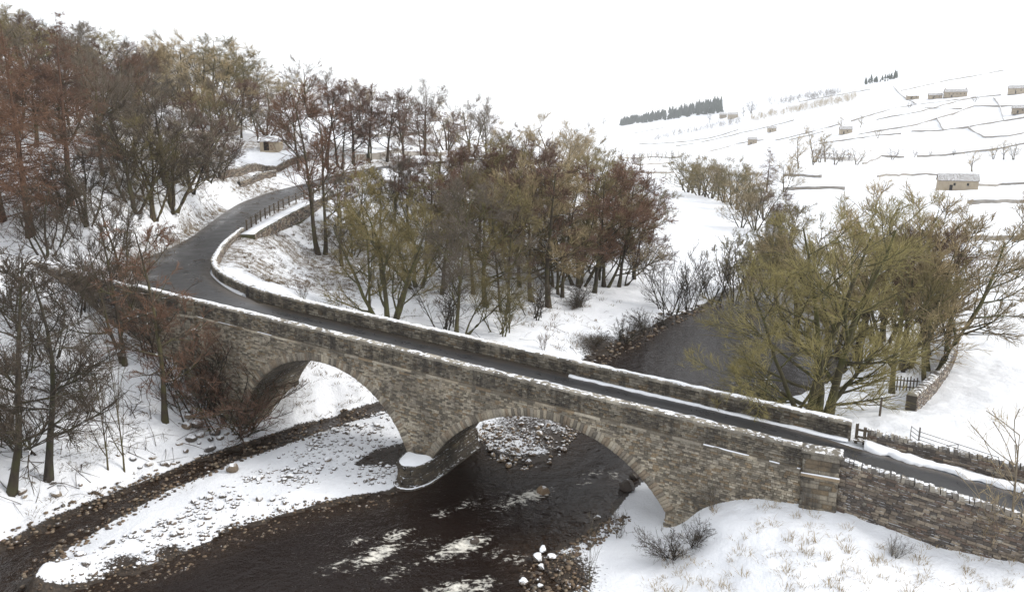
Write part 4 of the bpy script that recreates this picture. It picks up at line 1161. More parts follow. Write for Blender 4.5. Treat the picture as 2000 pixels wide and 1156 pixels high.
row("low bushy understorey tree filling the riverside wood behind the parapet, {o}", "tree", "understorey of the riverside wood",
    [(690, 500, 400, 'multi2', 'olive', 'brown', 1.2), (870, 640, 520, 'shrub2', 'dark', 'dark', 1.2), (980, 650, 540, 'shrub2', 'olive', 'green', 1.3), (1045, 620, 520, 'shrub2', 'dark', 'dark', 1.2), (1080, 560, 410, 'multi2', 'olive', 'brown', 1.3), (1125, 540, 400, 'multi2', 'tan', 'brown', 1.3), (1170, 545, 430, 'multi2', 'red', 'dark', 1.2), (1240, 520, 420, 'multi2', 'red', 'dark', 1.2)])
# --- left foreground bank
one("dark alder leaning right from the snowy bank near the left edge", "tree", 22, 962, 470, 'slim', 'dark', 'dark', 1.25, lean=(.20, 0), rz=.5)
one("dark alder with a curved trunk beside the leaning one on the left bank", "tree", 95, 938, 505, 'slim', 'dark', 'dark', 1.35, lean=(.13, 0), rz=2.0)
one("tall slender alder standing in front of the bridge's left abutment", "tree", 322, 822, 430, 'slim', 'red', 'brown', 1.15, rz=1.1)
one("thick brown trunk rising by the wall left of the bridge", "tree", 244, 712, 330, 'ash2', 'dark', 'brown', .7, rz=2.6)
one("thin bare sapling on the left bank, left one of a close pair", "sapling", 210, 918, 640, 'sapling', 'grey', 'brown', .55, name="sapling")
one("thin bare sapling on the left bank, right one of a close pair", "sapling", 242, 920, 600, 'sapling', 'grey', 'brown', .5, name="sapling")
row("reddish alder brush hiding the foot of the bridge's left abutment, {o}", "shrub", "alder brush at the left abutment",
    [(372, 815, 640, 'shrub2', 'red', 'dark', 1.0), (432, 838, 655, 'shrub2', 'red', 'dark', 1.1), (468, 842, 690, 'shrub1', 'red', 'dark', 1.2), (405, 800, 600, 'shrub2', 'red', 'dark', 1.1), (300, 690, 545, 'shrub2', 'red', 'dark', 1.2)], "brushwood")
row("tangled dark shrub on the steep left bank below the wall, {o}", "shrub", "shrubs on the steep left bank",
    [(10, 830, 640, 'shrub2', 'dark', 'dark', 1.0), (60, 880, 720, 'shrub1', 'dark', 'dark', 1.2), (95, 690, 540, 'shrub2', 'dark', 'dark', 1.2), (150, 610, 480, 'shrub2', 'red', 'dark', 1.2), (200, 590, 475, 'shrub2', 'red', 'dark', 1.2), (180, 800, 690, 'shrub1', 'dark', 'dark', 1.2), (30, 640, 470, 'multi2', 'dark', 'dark', 1.0), (250, 575, 490, 'shrub1', 'red', 'dark', 1.5), (130, 740, 600, 'shrub2', 'dark', 'dark', 1.0), (40, 735, 580, 'shrub2', 'dark', 'dark', 1.1)], "shrub")
# --- upper left hillside
row("reddish larch with feathery level branches at the upper left, {o} of four", "larch", "larches at the upper left",
    [(5, 430, 60, 'larch', 'larch', 'larch', 1.1), (60, 460, 30, 'larch', 'larch', 'larch', 1.15), (138, 400, 20, 'larch', 'larch', 'larch', 1.1), (-50, 440, 10, 'larch', 'larch', 'larch', 1.2)], "larch_tree")
one("stubby pollarded tree beside the wall where the road meets the bridge", "tree", 238, 545, 320, 'ash2', 'dark', 'brown', .85)
one("tall grey-twigged tree between the larches and the hillside thicket", "tree", 200, 345, 60, 'ash1', 'grey', 'brown', .85)
row("many-stemmed bushy tree on the bank above the road bend, {o}", "tree", "thicket above the road bend",
    [(170, 440, 250, 'multi1', 'dark', 'dark', 1.0), (262, 410, 190, 'multi1', 'dark', 'brown', 1.0), (300, 425, 225, 'multi1', 'olive', 'brown', 1.0), (335, 408, 165, 'multi1', 'grey', 'brown', 1.05), (372, 372, 190, 'multi1', 'red', 'dark', 1.0), (405, 352, 175, 'multi1', 'red', 'dark', 1.0), (432, 350, 235, 'multi2', 'dark', 'dark', 1.0), (120, 420, 300, 'multi2', 'dark', 'dark', 1.0), (90, 500, 330, 'multi2', 'dark', 'dark', 1.1)])
rr_ = random.Random(33)
def hill_row(n, x0, x1, d0, d1, sky, tws, label, group, jit=22, protos=('ash1', 'ash2', 'multi1', 'alder1')):
    its = []
    for i in range(n):
        px = x0 + (x1 - x0) * (i + rr_.uniform(.15, .85)) / n
        its.append((px, ('d', rr_.uniform(d0, d1)), sky(px) + rr_.uniform(-jit * .3, jit), rr_.choice(protos), rr_.choice(tws), 'brown', rr_.uniform(1.1, 1.4)))
    row(label, "tree", group, its)
skyl = lambda px: float(np.interp(px, [-100, 0, 100, 200, 260, 300, 400, 480, 540, 580, 640], [0, 5, 15, 45, 80, 72, 66, 82, 128, 150, 165]))
hill_row(24, -60, 300, 150, 215, skyl, ['red', 'grey', 'olive', 'grey'], "dark bare tree on the upper left hill crest, {o}", "crest trees at the upper left")
hill_row(20, 285, 600, 210, 275, skyl, ['tan', 'olive', 'tan', 'tan'], "tan bare tree on the wooded crest behind the snowy field, {o}", "crest trees behind the snowy field")
hill_row(17, -50, 330, 100, 145, lambda p: skyl(p) + 75, ['grey', 'grey', 'red', 'olive'], "bare tree halfway up the left hillside, {o}", "trees halfway up the left hillside", 40)
hill_row(15, 300, 570, 165, 205, lambda p: skyl(p) + 62, ['olive', 'tan', 'grey', 'red'], "bare tree on the slope between field and crest, {o}", "trees between field and crest", 40)

# ------------------------------------------------------------------ walls, fences and gates beside the road
def wpath(pts): return Path(pts)
def rel(pts, o): return [(p[0] - o[0], p[1] - o[1]) for p in pts]
_cope_me = []
def cope_mesh(k):
    r = random.Random(300 + k); V = []
    prof = [(-.5, 0), (-.5, .62), (-.36, .92), (0, 1.0), (.36, .9), (.5, .6), (.5, 0)]
    for xx in (-.5, .5):
        for yy, zz in prof: V.append((xx * r.uniform(.85, 1.05), yy * r.uniform(.9, 1.05), zz * r.uniform(.86, 1.1) if zz else 0))
    n = len(prof); F = [(i, (i + 1) % n, n + (i + 1) % n, n + i) for i in range(n)] + [tuple(range(n))[::-1], tuple(range(n, 2 * n))]
    return mesh("cope_stone", V, F, M['cope'])
_cope_me = [cope_mesh(k) for k in range(8)]
def dry_wall(name, label, cat, pts, top, bottom, thick=.45, faces=(1,), cope=(.16, .26), copeh=(.22, .34), single=300, group=None, mat='wall', copes=True, l1c=None, seed=1, stones=True, inward=True):
    """top(l), bottom(l) heights along the plan path; outward face is to the right of travel"""
    o0 = pts[0]; path = Path(rel(pts, o0)); root = empty(name, (o0[0], o0[1], 0)); tag(root, label, cat, group)
    wall_core("core", path, top, bottom, .0, thick, M['mortar_dark'], root, .6)
    r_ = random.Random(seed); sts = []
    if stones:
        for f in faces:
            sts += courses(path, lambda l: top(l) - .0, lambda l: bottom(l) + .25, f, 0 if f == 1 else -thick if False else (0 if f > 0 else thick), (.11, .22), (.2, .6), .05, r_)
    def size(st):
        p = project(st[0] + o0[0], st[1] + o0[1], st[2]); return st[5] * st[7] / max(p[2], 1) ** 2 if -30 < p[0] < 2030 and -30 < p[1] < 1190 else 0
    sts.sort(key=lambda q: -size(q))
    if sts:
        stones_single("stone", sts[:single], M[mat], root)
        if sts[single:]: stones_merged("stonework", sts[single:], M[mat], root)
    if copes:
        l = 0.0; n = 0; e = path.n if l1c is None else l1c
        while l < e:
            w = r_.uniform(*cope); x, y, a = path.at(l + w / 2)
            o = bpy.data.objects.new("cope_stone", _cope_me[r_.randrange(8)])
            hh = r_.uniform(*copeh)
            o.location = (x - math.sin(a) * thick / 2, y + math.cos(a) * thick / 2, top(l + w / 2) - .02); o.scale = (w * .94, thick * r_.uniform(.9, 1.08), hh)
            o.rotation_euler = (r_.uniform(-.06, .06), r_.uniform(-.12, .12), a + r_.uniform(-.06, .06)); link(o, root); l += w
    return root, path
rs = [(-.78 + .5 * i) for i in range(60)]
def rbend(s): return 0.0 if s < 8 else -0.012 * (s - 8) ** 2
nw = [loc2w(s, rbend(s)) for s in rs if s < 28]
npth = Path(nw)
s_of = lambda l: -.78 + float(np.interp(l, npth.l, [s + .78 for s in rs if s < 28]))
dry_wall("road_wall", "dark drystone wall holding up the lane right of the bridge", "wall", nw, lambda l: wall_z(s_of(l)) - .28, lambda l: gline(s_of(l)) - .6, .45, (1,), (.15, .27), (.23, .31), single=300, l1c=12, seed=4)
fw = [loc2w(s, 5.15 + rbend(s)) for s in [.3 + .6 * i for i in range(46)]]
fpth = Path(fw)
fs_of = lambda l: .3 + float(np.interp(l, fpth.l, [.6 * i for i in range(46)]))
fzt = lambda l: CAMZ - 15.48 - .085 * fs_of(l) - .05 * max(0, fs_of(l) - 8)
dry_wall("field_boundary_wall", "drystone wall with jagged cope along the far side of the lane", "wall", fw, lambda l: fzt(l) - .24, lambda l: float(road_z(fs_of(l))) - .5, .42, (1,), (.12, .22), (.16, .32), single=120, l1c=12, seed=5)
# snow verge between the lane and that wall
vp = Path([loc2w(s, 4.05 + rbend(s)) for s in np.linspace(.2, 24, 60)])
o = snow_strip("snow_bank", vp, lambda l: float(road_z(.2 + l)) + .03, -.15, 1.1, None, .26, seed=19, cover=.0, edge=.35, step=.2)
tag(o, "lumpy snow verge between the lane and the far boundary wall", "snow", kind="stuff")
# stile beside the end of the far parapet
x, y = loc2w(-.1, 5.0); zs = float(road_z(-.2))
st = empty("wooden_stile", (x, y, zs - .1), -AZ); tag(st, "small timber stile in the gap at the far parapet's right end", "stile")
for dx, h in ((-.12, 1.15), (.28, .95)):
    m = MB(); m.box(dx - .08, dx + .08, -.08, .08, 0, h); m.build("post", M['wood'], st)
for zz in (.35, .75):
    m = MB(); m.box(-.1, .5, -.11, -.05, zz, zz + .12); m.build("rail", M['wood'], st)
m = MB(); m.box(-.25, .45, -.5, -.15, .28, .34); m.build("step", M['wood'], st)
# signpost
x, y = hit(1718, 812); z0 = gz(x, y)
sp = empty("footpath_post", (x, y, z0 - .2)); tag(sp, "short pale wooden post standing in snow behind the far boundary wall", "post")
m = MB(); m.tube([(0, 0, 0), (0.02, 0, 1.45)], [.075, .07], 6); m.build("post", M['wood'], sp)
m = MB(); m.tube([(0.02, 0, 1.45), (.02, 0, 1.52)], [.09, .05], 6); m.build("snow_cap", M['snow'], sp, True)
# field gate
def field_gate():
    xa, ya = hit(1826, 850); xb, yb = hit(1958, 892)
    xa, ya = loc2w(2.9, 7.3); xb, yb = loc2w(6.6, 6.6)
    za, zb = gz(xa, ya), gz(xb, yb); L = math.hypot(xb - xa, yb - ya); sl = (zb - za) / L
    g = empty("field_gate", (xa, ya, za + .1), math.atan2(yb - ya, xb - xa)); tag(g, "grey tubular steel field gate standing open behind the boundary wall", "gate")
    for i, h in enumerate((.12, .32, .5, .68, .9, 1.15)):
        m = MB(); m.tube([(0, 0, h), (L, 0, h + sl * L)], [.022, .022], 6); m.build("bar", M['metal'], g)
    for x_ in (.02, L * .5, L - .02):
        m = MB(); m.tube([(x_, .0, .08 + sl * x_), (x_, .0, 1.17 + sl * x_)], [.024, .024], 6); m.build("upright", M['metal'], g)
    m = MB(); m.tube([(.02, -.03, .12), (L * .5, -.03, 1.15 + sl * L * .5)], [.018, .018], 5); m.build("brace", M['metal'], g)
    # the second, short leaf seen end on
    h2 = empty("kissing_gate", (xa, ya, za + .05), math.atan2(yb - ya, xb - xa) + 2.2); tag(h2, "small tubular gate leaf turned end-on beside the field gate", "gate")
    m = MB(); m.tube([(0, 0, 0), (0, 0, 1.45)], [.045, .045], 7); m.build("post", M['metal'], h2)
    for h in (.15, .4, .65, .9, 1.15):
        m = MB(); m.tube([(0, 0, h), (.9, 0, h)], [.02, .02], 5); m.build("bar", M['metal'], h2)
    m = MB(); m.tube([(.9, 0, .13), (.9, 0, 1.17)], [.022, .022], 5); m.build("upright", M['metal'], h2)
field_gate()
# palings
x, y = hit(1768, 762); z0 = gz(x, y)
pal = empty("paling_fence", (x, y, z0 - .1), -.25); tag(pal, "short weathered paling fence between the two trees on the right bank", "fence")
for i in range(8):
    m = MB(); m.box(-.85 + i * .22, -.77 + i * .22, -.02, .02, 0, 1.05 + .08 * ((i * 7) % 3)); m.build("paling", M['wood'], pal)
for zz in (.3, .8):
    m = MB(); m.box(-.95, .95, .022, .07, zz, zz + .08); m.build("rail", M['wood'], pal)
def terrain_wall(name, label, px_pts, h, group=None, thick=.5, mat='mortar_dark', copes=False, cat="wall", step=3.0, snow=True, stones=False, seed=2):
    """drystone wall that follows the ground between points of the picture"""
    P = [hit(*p) for p in px_pts]
    q = [P[0]]
    for a, b in zip(P[:-1], P[1:]):
        n = max(1, int(math.hypot(b[0] - a[0], b[1] - a[1]) / step))
        q += [(a[0] + (b[0] - a[0]) * i / n, a[1] + (b[1] - a[1]) * i / n) for i in range(1, n + 1)]
    zz = gz_many(q); pt = Path(q)
    # the ground is smoothed along the wall
    top = lambda l: float(np.interp(l, pt.l, zz)) + h
    if stones:
        return dry_wall(name, label, cat, q, lambda l: top(l) - .15, lambda l: top(l) - h - .5, thick, (1, -1), (.18, .3), (.2, .32), 60, group, seed=seed)[0]
    o0 = q[0]; root = empty(name, (o0[0], o0[1], float(zz[0])))
    tag(root, label, cat, group)
    pth = Path(rel(q, o0)); z0 = float(zz[0])
    ra = random.Random(seed)
    bump = {}
    tj = lambda l: top(l) - z0 + .12 * (vnoise(np.array([l * .8]), np.array([seed * 1.7]), seed)[0] - .5)
    wall_core("core", pth, tj, lambda l: top(l) - z0 - h - .6, -thick / 2, thick / 2, M[mat], root, min(step, 1.5))
    if snow: snow_strip("snow_cap", pth, lambda l: tj(l) + .01, -thick * .35, thick * .45, root, .10, step=min(step, .8), seed=seed, cover=.25, edge=.1)
    return root
terrain_wall("field_wall", "ruined mossy wall running up from the leaning tree into the field", [(1788, 803), (1822, 772), (1850, 735), (1868, 695), (1872, 660)], 1.15, thick=.6, stones=True, seed=9, step=1.0)
# wall left of the bridge, carrying on the parapet line
lw = [loc2w(s, .0) for s in np.linspace(-66, -52.1, 24)]
lz = gz_many([loc2w(s, 1.2) for s in np.linspace(-66, -52.1, 24)])
lzb = gz_many([loc2w(s, -.4) for s in np.linspace(-66, -52.1, 24)])
lp = Path(lw)
dry_wall("retaining_wall", "dark mossy wall half hidden by brush left of the bridge", "wall", lw, lambda l: cope_z(-66 + l) - .25, lambda l: float(np.interp(l, lp.l, lzb)) - .5, .45, (1,), (.3, .6), (.14, .24), 150, seed=12)
# timber fence along the inner side of the climbing road
FEN = [(480, 449, -11.1), (516, 424, -10.5), (560, 400, -9.85), (607, 381, -8.95), (645, 369, -8.35), (675, 360, -7.65), (738, 343, -6.55)]
fpts = [];
for px, py, z in FEN: fpts.append((*at_z(px, py, z), CAMZ + z))
fr = resample(fpts, .5); fpa = Path(fr); fzz = lambda l: float(np.interp(l, fpa.l, fr[:, 2]))
tf = empty("timber_fence", tuple(fr[0])); tag(tf, "low post-and-rail timber fence beside the climbing road", "fence")
o0 = fr[0]
l = .5; prev = None
while l < fpa.n:
    x, y, a = fpa.at(l); z = fzz(l)
    m = MB(); m.box(-.08, .08, -.08, .08, -.3, 1.15, a, (x - o0[0], y - o0[1], z - o0[2])); m.build("post", M['wood'], tf)
    if prev:
        for hh in (.45, .95):
            m = MB(); m.tube([(prev[0] - o0[0], prev[1] - o0[1], prev[2] - o0[2] + hh), (x - o0[0], y - o0[1], z - o0[2] + hh)], [.05, .05], 4); m.build("rail", M['wood'], tf)
    prev = (x, y, z); l += 2.4
# mossy wall below the fence, its top white with snow
M['moss'] = mat_flat("mossy_wall", (.10, .10, .045), (.05, .048, .03), 3.5)
vw = [(473, 458, -11.2), (505, 440, -10.75), (550, 416, -10.1), (600, 393, -9.3), (645, 376, -8.6), (690, 363, -7.8)]
vpts = [(*at_z(px, py, z), CAMZ + z) for px, py, z in vw]; vr = resample(vpts, .5); va = Path([(p[0] - vr[0][0], p[1] - vr[0][1]) for p in vr]); vz = lambda l: float(np.interp(l, va.l, vr[:, 2]))
mw = empty("verge_wall", (vr[0][0], vr[0][1], 0)); tag(mw, "mossy wall topped with snow below the timber fence", "wall")
wall_core("core", va, lambda l: vz(l) + .0, lambda l: vz(l) - 2.6, -1.5, .2, M['moss'], mw, .5)
snow_strip("snow_cap", va, lambda l: vz(l) + .01, -1.42, .22, mw, .14, seed=31, cover=.0, edge=.12, step=.4)
stones_merged("stonework", courses(va, lambda l: vz(l) - .05, lambda l: vz(l) - 1.9, 1, 1.5, (.16, .3), (.3, .7), .07, random.Random(6)), M['wall'], mw)
# walls on the left hillside
terrain_wall("hillside_wall", "mossy wall along the lower edge of the snowy field above the road", [(432, 352), (470, 345), (520, 338), (560, 328), (605, 312)], 1.3, stones=True, seed=21, step=1.5)
terrain_wall("hillside_wall", "wall fragment above the roadside verge at the start of the bend", [(470, 366), (505, 352), (540, 345)], 1.0, stones=True, seed=22, step=1.5)
terrain_wall("hillside_wall", "long wall crossing the snowy terraces among the upper left trees", [(0, 262), (110, 262), (220, 262), (330, 258), (470, 262)], .8, seed=23, mat='farwall')
terrain_wall("hillside_wall", "lower terrace wall behind the thicket above the road bend", [(150, 300), (230, 302), (310, 312), (400, 330)], .8, seed=24, mat='farwall')
terrain_wall("hillside_wall", "wall high on the snowy slope above the purple alders", [(690, 268), (760, 266), (835, 262)], .9, seed=25, mat='farwall')
terrain_wall("hillside_wall", "roadside wall behind the alders where the lane climbs away", [(690, 312), (740, 308), (800, 305), (870, 303)], .9, seed=26, mat='farwall')
# ------------------------------------------------------------------ buildings
M['slate'] = mat_flat("stone_slates", (.20, .175, .15), (.13, .115, .10), 3, snow=.25)
M['barn'] = mat_stone("barn_stone", [(.34, .28, .20), (.28, .23, .165), (.40, .335, .245)], .15, .1)
M['dark'] = mat_flat("dark_opening", (.02, .018, .016), (.012, .011, .01), 5)
def barn(name, label, px, b, width, depth, wall, roof, rot, windows=2, snow=False, cat="barn", doors=1, chimney=0):
    x, y = at_range(px, b[1]) if isinstance(b, tuple) else hit(px, b)
    r = empty(name, (x, y, gz(x, y) - .4), rot); tag(r, label, cat)
    w, d = width / 2, depth / 2; h = wall + .4
    V = [(-w, -d, 0), (w, -d, 0), (w, d, 0), (-w, d, 0), (-w, -d, h), (w, -d, h), (w, d, h), (-w, d, h), (-w, 0, h + roof), (w, 0, h + roof)]
    obj("wall", V, [(0, 1, 5, 4), (1, 2, 6, 9, 5), (2, 3, 7, 6), (3, 0, 4, 8, 7), (3, 2, 1, 0)], M['barn'], r)
    e = .3; t = .18; sl = roof / d
    for sg in (-1, 1):
        P = [(-w - e, sg * (d + e), h - e * sl + .03), (w + e, sg * (d + e), h - e * sl + .03), (w + e, 0, h + roof + .03), (-w - e, 0, h + roof + .03)]
        V = P + [(a, b_, c + t) for a, b_, c in P]
        obj("roof", V, [(0, 1, 2, 3), (4, 5, 6, 7), (0, 1, 5, 4), (1, 2, 6, 5), (2, 3, 7, 6), (3, 0, 4, 7)], M['snow'] if snow else M['slate'], r)
    for i in range(windows):
        xx = -w + width * (i + 1) / (windows + 1) + (.9 if doors else 0)
        m = MB(); m.box(xx - .35, xx + .35, -d - .02, -d + .1, h * .55, h * .55 + .9); wi = m.build("window", M['dark'], r)
        m = MB(); m.box(xx - .45, xx + .45, -d - .08, -d + .02, h * .55 - .14, h * .55); m.build("sill", M['coping'], wi)
    for i in range(doors):
        m = MB(); m.box(-w * .35 - .5, -w * .35 + .5, -d - .025, -d + .1, .4, 2.3); m.build("door", M['dark'], r)
    for i in range(chimney):
        m = MB(); xx = -w + .5 if i else w - .5; m.box(xx - .35, xx + .35, -.35, .35, h + roof - .3, h + roof + 1.1); m.build("chimney", M['barn'], r)
barn("field_barn", "large stone field barn in the snowy field behind the lichen tree", 1868, 370, 12.5, 7, 3.4, 2.2, -.42, 2)
barn("field_barn", "small stone barn on the far slope right of the larch", 1651, 262, 9, 7, 3.6, 2.2, -.3, 1)
barn("field_barn", "tiny stone barn high on the far slope above the larch", 1507, 258, 9, 7, 3.6, 2.2, -.3, 1)
barn("field_barn", "small pale barn just above the upstream tree line", 1469, 282, 8, 6, 4.5, 2.2, -.2, 1)
barn("farmhouse", "long pale farmhouse high on the far hillside", 1865, 190, 18, 8, 4.6, 2.6, -.4, 5, cat="house", chimney=2)
barn("farmhouse", "low farm building left of the long pale farmhouse", 1826, 193, 11, 7, 3, 2, -.35, 2, cat="house")
barn("farmhouse", "small snowy-roofed farm building furthest left on the high hillside track", 1782, 194, 10, 7, 3, 2, -.3, 2, True, cat="house")
barn("farmhouse", "farmhouse at the right edge high on the far hillside", 1990, 184, 16, 8, 4.4, 2.6, -.5, 3, cat="house", chimney=1)
barn("field_barn", "lone barn at the right edge below the hillside farmhouses", 1992, 222, 10, 7, 3.6, 2.2, -.5, 1)
barn("farmhouse", "pale hamlet house with chimney beside the far conifer wood", 1431, 232, 15, 9, 6, 3.2, -.2, 4, cat="house", chimney=1)
barn("farmhouse", "second hamlet house just left of the pale one", 1412, 231, 11, 8, 5, 3, -.2, 3, cat="house")
barn("stone_hut", "small stone hut with a snow-covered roof at the field's edge", 531, 294, 3.8, 3.4, 1.8, .8, .1, 0, True, cat="hut")
# ------------------------------------------------------------------ walls, woods and trees of the far hillsides
FARW = [("wall on the top pastures near the skyline", [(1760, 178), (1850, 158), (1960, 138)]), ("wall dropping from the skyline pines", [(1745, 170), (1765, 190), (1790, 205)]), ("wall crossing the pastures above the tan wood", [(1560, 200), (1640, 186), (1700, 176)]), ("short cross wall below the farmhouses at the right", [(1940, 192), (1952, 208), (1960, 235)]), ("cross wall between the two mid-slope walls", [(1830, 232), (1842, 254)]), ("wall below the slope barn", [(1600, 282), (1680, 270), (1760, 262)]), ("wall on the valley floor right of the larch", [(1530, 345), (1570, 344), (1604, 346)]), ("lower wall behind the lichen tree's crown", [(1532, 371), (1590, 370), (1650, 371)]), ("wall leading left from the large field barn", [(1714, 346), (1780, 344), (1836, 344)]),
        ("wall leading right from the large field barn", [(1906, 363), (1955, 362), (2010, 361)]), ("wall one field below the large barn", [(1890, 398), (1945, 397), (2010, 397)]), ("broad nearer wall at the right edge beyond the leaning tree", [(1880, 472), (1940, 470), (2020, 470)]),
        ("wall at the foot of the far slope above the barn", [(1791, 306), (1887, 299), (1955, 291), (2010, 281)]), ("long wall climbing in a bend across the far slope", [(1676, 264), (1775, 247), (1865, 222), (1901, 209), (1982, 208)]), ("wall along the middle of the far slope", [(1780, 258), (1838, 256), (1892, 249), (1955, 238), (2010, 229)]),
        ("wall dropping from the mid-slope wall to a corner", [(1892, 250), (1923, 269), (1968, 267), (2010, 259)]), ("wall rising from the larch towards the slope barn", [(1514, 276), (1595, 256), (1640, 243)]), ("upper long wall running up to the farmhouses", [(1662, 238), (1752, 211), (1865, 196), (1955, 186)]), ("wall just under the upper long wall", [(1712, 235), (1797, 219), (1905, 190)]),
        ("leftmost wall on the distant slope below the conifers", [(1179, 274), (1240, 260), (1307, 247)]), ("wall above the upstream tree line", [(1320, 285), (1460, 258), (1550, 236)]), ("wall between conifer wood and valley floor", [(1248, 281), (1388, 270), (1442, 254)]), ("upper of the valley floor walls at the far left", [(1212, 308), (1270, 307), (1330, 308)]),
        ("second of the valley floor walls at the far left", [(1235, 321), (1316, 319)]), ("lowest of the valley floor walls at the far left", [(1253, 338), (1316, 338)]), ("wall from the upstream trees up to the small pale barn", [(1379, 299), (1442, 281), (1491, 274)]), ("short wall up the slope left of the slope barn", [(1541, 274), (1608, 258)]), ("curved wall beside the brown river scar", [(1685, 321), (1721, 306), (1766, 308)]), ("short wall below the farmhouses", [(1806, 211), (1878, 213)])]
for i, (lb, pts) in enumerate(FARW):
    far_ = pts[0][1] < 330
    terrain_wall("far_field_wall", "drystone " + lb, pts, .8 if far_ else 1.0, "drystone walls across the far fields", .6, 'farwall', step=10.0 if far_ else 3.0, snow=not far_, seed=60 + i)
row("small tree in the row along the valley floor walls, {o}", "tree", "row of valley floor trees", [(1214 + i * 10.5 + (i * 37 % 7), 312 + (i * 5 % 4), 291 + (i * 13 % 9), ('far1', 'far2')[i % 2], ('grey', 'tan', 'olive')[i % 3], 'brown', .9) for i in range(12)])
row("bush or small tree scattered on the lower far slope, {o}", "tree", "scattered far slope trees",
    [(1560, 330, 262, 'far1', 'tan', 'pale'), (1590, 318, 250, 'far2', 'tan', 'pale'), (1612, 316, 262, 'far1', 'tan', 'pale'), (1742, 312, 288, 'far2', 'red', 'brown', 1.4), (1786, 306, 292, 'far2', 'red', 'brown', 1.3), (1816, 305, 293, 'far2', 'tan', 'brown', 1.3), (1862, 304, 291, 'far2', 'grey', 'brown', 1.2), (1898, 335, 292, 'far1', 'tan', 'pale', 1.2), (1940, 312, 280, 'far2', 'tan', 'brown'), (1960, 312, 272, 'far1', 'tan', 'brown'), (1980, 312, 276, 'far2', 'tan', 'brown'),
     (1680, 250, 225, 'far1', 'tan', 'pale'), (1640, 255, 228, 'far1', 'tan', 'pale'), (1715, 270, 248, 'far2', 'tan', 'pale'), (1575, 262, 242, 'far2', 'tan', 'pale'), (1385, 240, 222, 'far1', 'dark', 'dark'), (1468, 222, 196, 'far2', 'dark', 'dark', 1.3), (1452, 228, 208, 'far1', 'grey', 'dark'), (1150, 250, 238, 'far2', 'grey', 'brown', 1.4), (1180, 246, 230, 'far1', 'grey', 'brown', 1.3), (1540, 350, 305, 'far1', 'tan', 'pale'), (1250, 330, 298, 'far2', 'olive', 'brown'), (1775, 212, 198, 'far2', 'grey', 'brown'), (1905, 200, 186, 'far2', 'grey', 'brown', 1.4)])
row("bush on the brown eroded river scar below the far slope, {o}", "shrub", "bushes on the river scar", [(1588 + i * 14, 322 - (i % 3) * 5, 296 - (i * 7 % 11), 'far2', ('tan', 'red', 'tan', 'grey')[i % 4], 'brown', 1.5) for i in range(7)], "shrub")
def wood_mass(name, label, cells, protov, mat, hrange):
    V, F, off = [], [], 0; r_ = random.Random(len(cells))
    pts = hit_far(cells)
    for x, y, z in pts:
        v, f = protov[r_.randrange(len(protov))]
        a = r_.uniform(0, 6.28); h = r_.uniform(*hrange); w = h * r_.uniform(.9, 1.2)
        c, s_ = math.cos(a), math.sin(a)
        V.append(np.stack([(v[:, 0] * c - v[:, 1] * s_) * w + x, (v[:, 0] * s_ + v[:, 1] * c) * w + y, v[:, 2] * h + z], 1)); F.append(f + off); off += len(v)
    o = obj(name, np.concatenate(V), np.concatenate(F), mat); tag(o, label, "wood", kind="stuff"); return o
def low_crown(seed):
    me_t, me_c = t_small(seed, [(0, 0, .03, 0, 10, .3)], 8, 5, 0, .12, .08)
    v = np.empty(len(me_c.vertices) * 3, np.float32); me_c.vertices.foreach_get("co", v); f = np.empty(len(me_c.polygons) * 4, np.int32); me_c.polygons.foreach_get("vertices", f)
    return v.reshape(-1, 3), f.reshape(-1, 4)
def fir_shape(seed):
    r_ = np.random.RandomState(seed); V, F = [], []
    for t in range(5):
        z0, z1, rad = .08 + t * .17, .08 + t * .17 + .32, .26 * (1 - t * .17); n = 8; k = len(V)
        for j in range(n):
            a = 2 * math.pi * j / n; rr2 = rad * r_.uniform(.7, 1.15); V.append((rr2 * math.cos(a), rr2 * math.sin(a), z0 + r_.uniform(-.05, .03)))
        V += [(0, 0, min(z1, 1.0))] * 1
        for j in range(n): F.append((k + j, k + (j + 1) % n, k + n, k + n))
    return np.array(V), np.array(F)
def band(x0, y0, x1, y1, w0, w1, n, seed):
    r_ = random.Random(seed); out = []
    for i in range(n):
        t = r_.random(); out.append((x0 + (x1 - x0) * t, y0 + (y1 - y0) * t - r_.random() * (w0 + (w1 - w0) * t)))
    return out
LC = [low_crown(70), low_crown(71), low_crown(72)]
firs = [fir_shape(k) for k in range(4)]
firs = [(v, f[:, :3]) for v, f in firs]
wood_mass("conifer_wood", "dark blue-green conifer plantation on the distant hillside", band(1212, 247, 1410, 222, 5, 22, 420, 1), firs, TWIG['fir'], (9, 17))
wood_mass("distant_wood", "pale tan leafless wood on the upper far slope", band(1465, 243, 1672, 203, 10, 12, 330, 2), LC, TWIG['tan'], (6, 10))
wood_mass("distant_wood", "grey leafless wood above the pale tan one", band(1500, 214, 1640, 192, 12, 6, 130, 3), LC, TWIG['grey'], (7, 13))
wood_mass("distant_wood", "grey brown scrub wood below the conifer plantation", band(1275, 280, 1445, 246, 9, 8, 190, 4), LC, TWIG['grey'], (5, 9))
wood_mass("distant_wood", "dark clump of pines on the far skyline", band(1690, 168, 1752, 156, 5, 5, 40, 5), firs, TWIG['fir'], (4, 10))

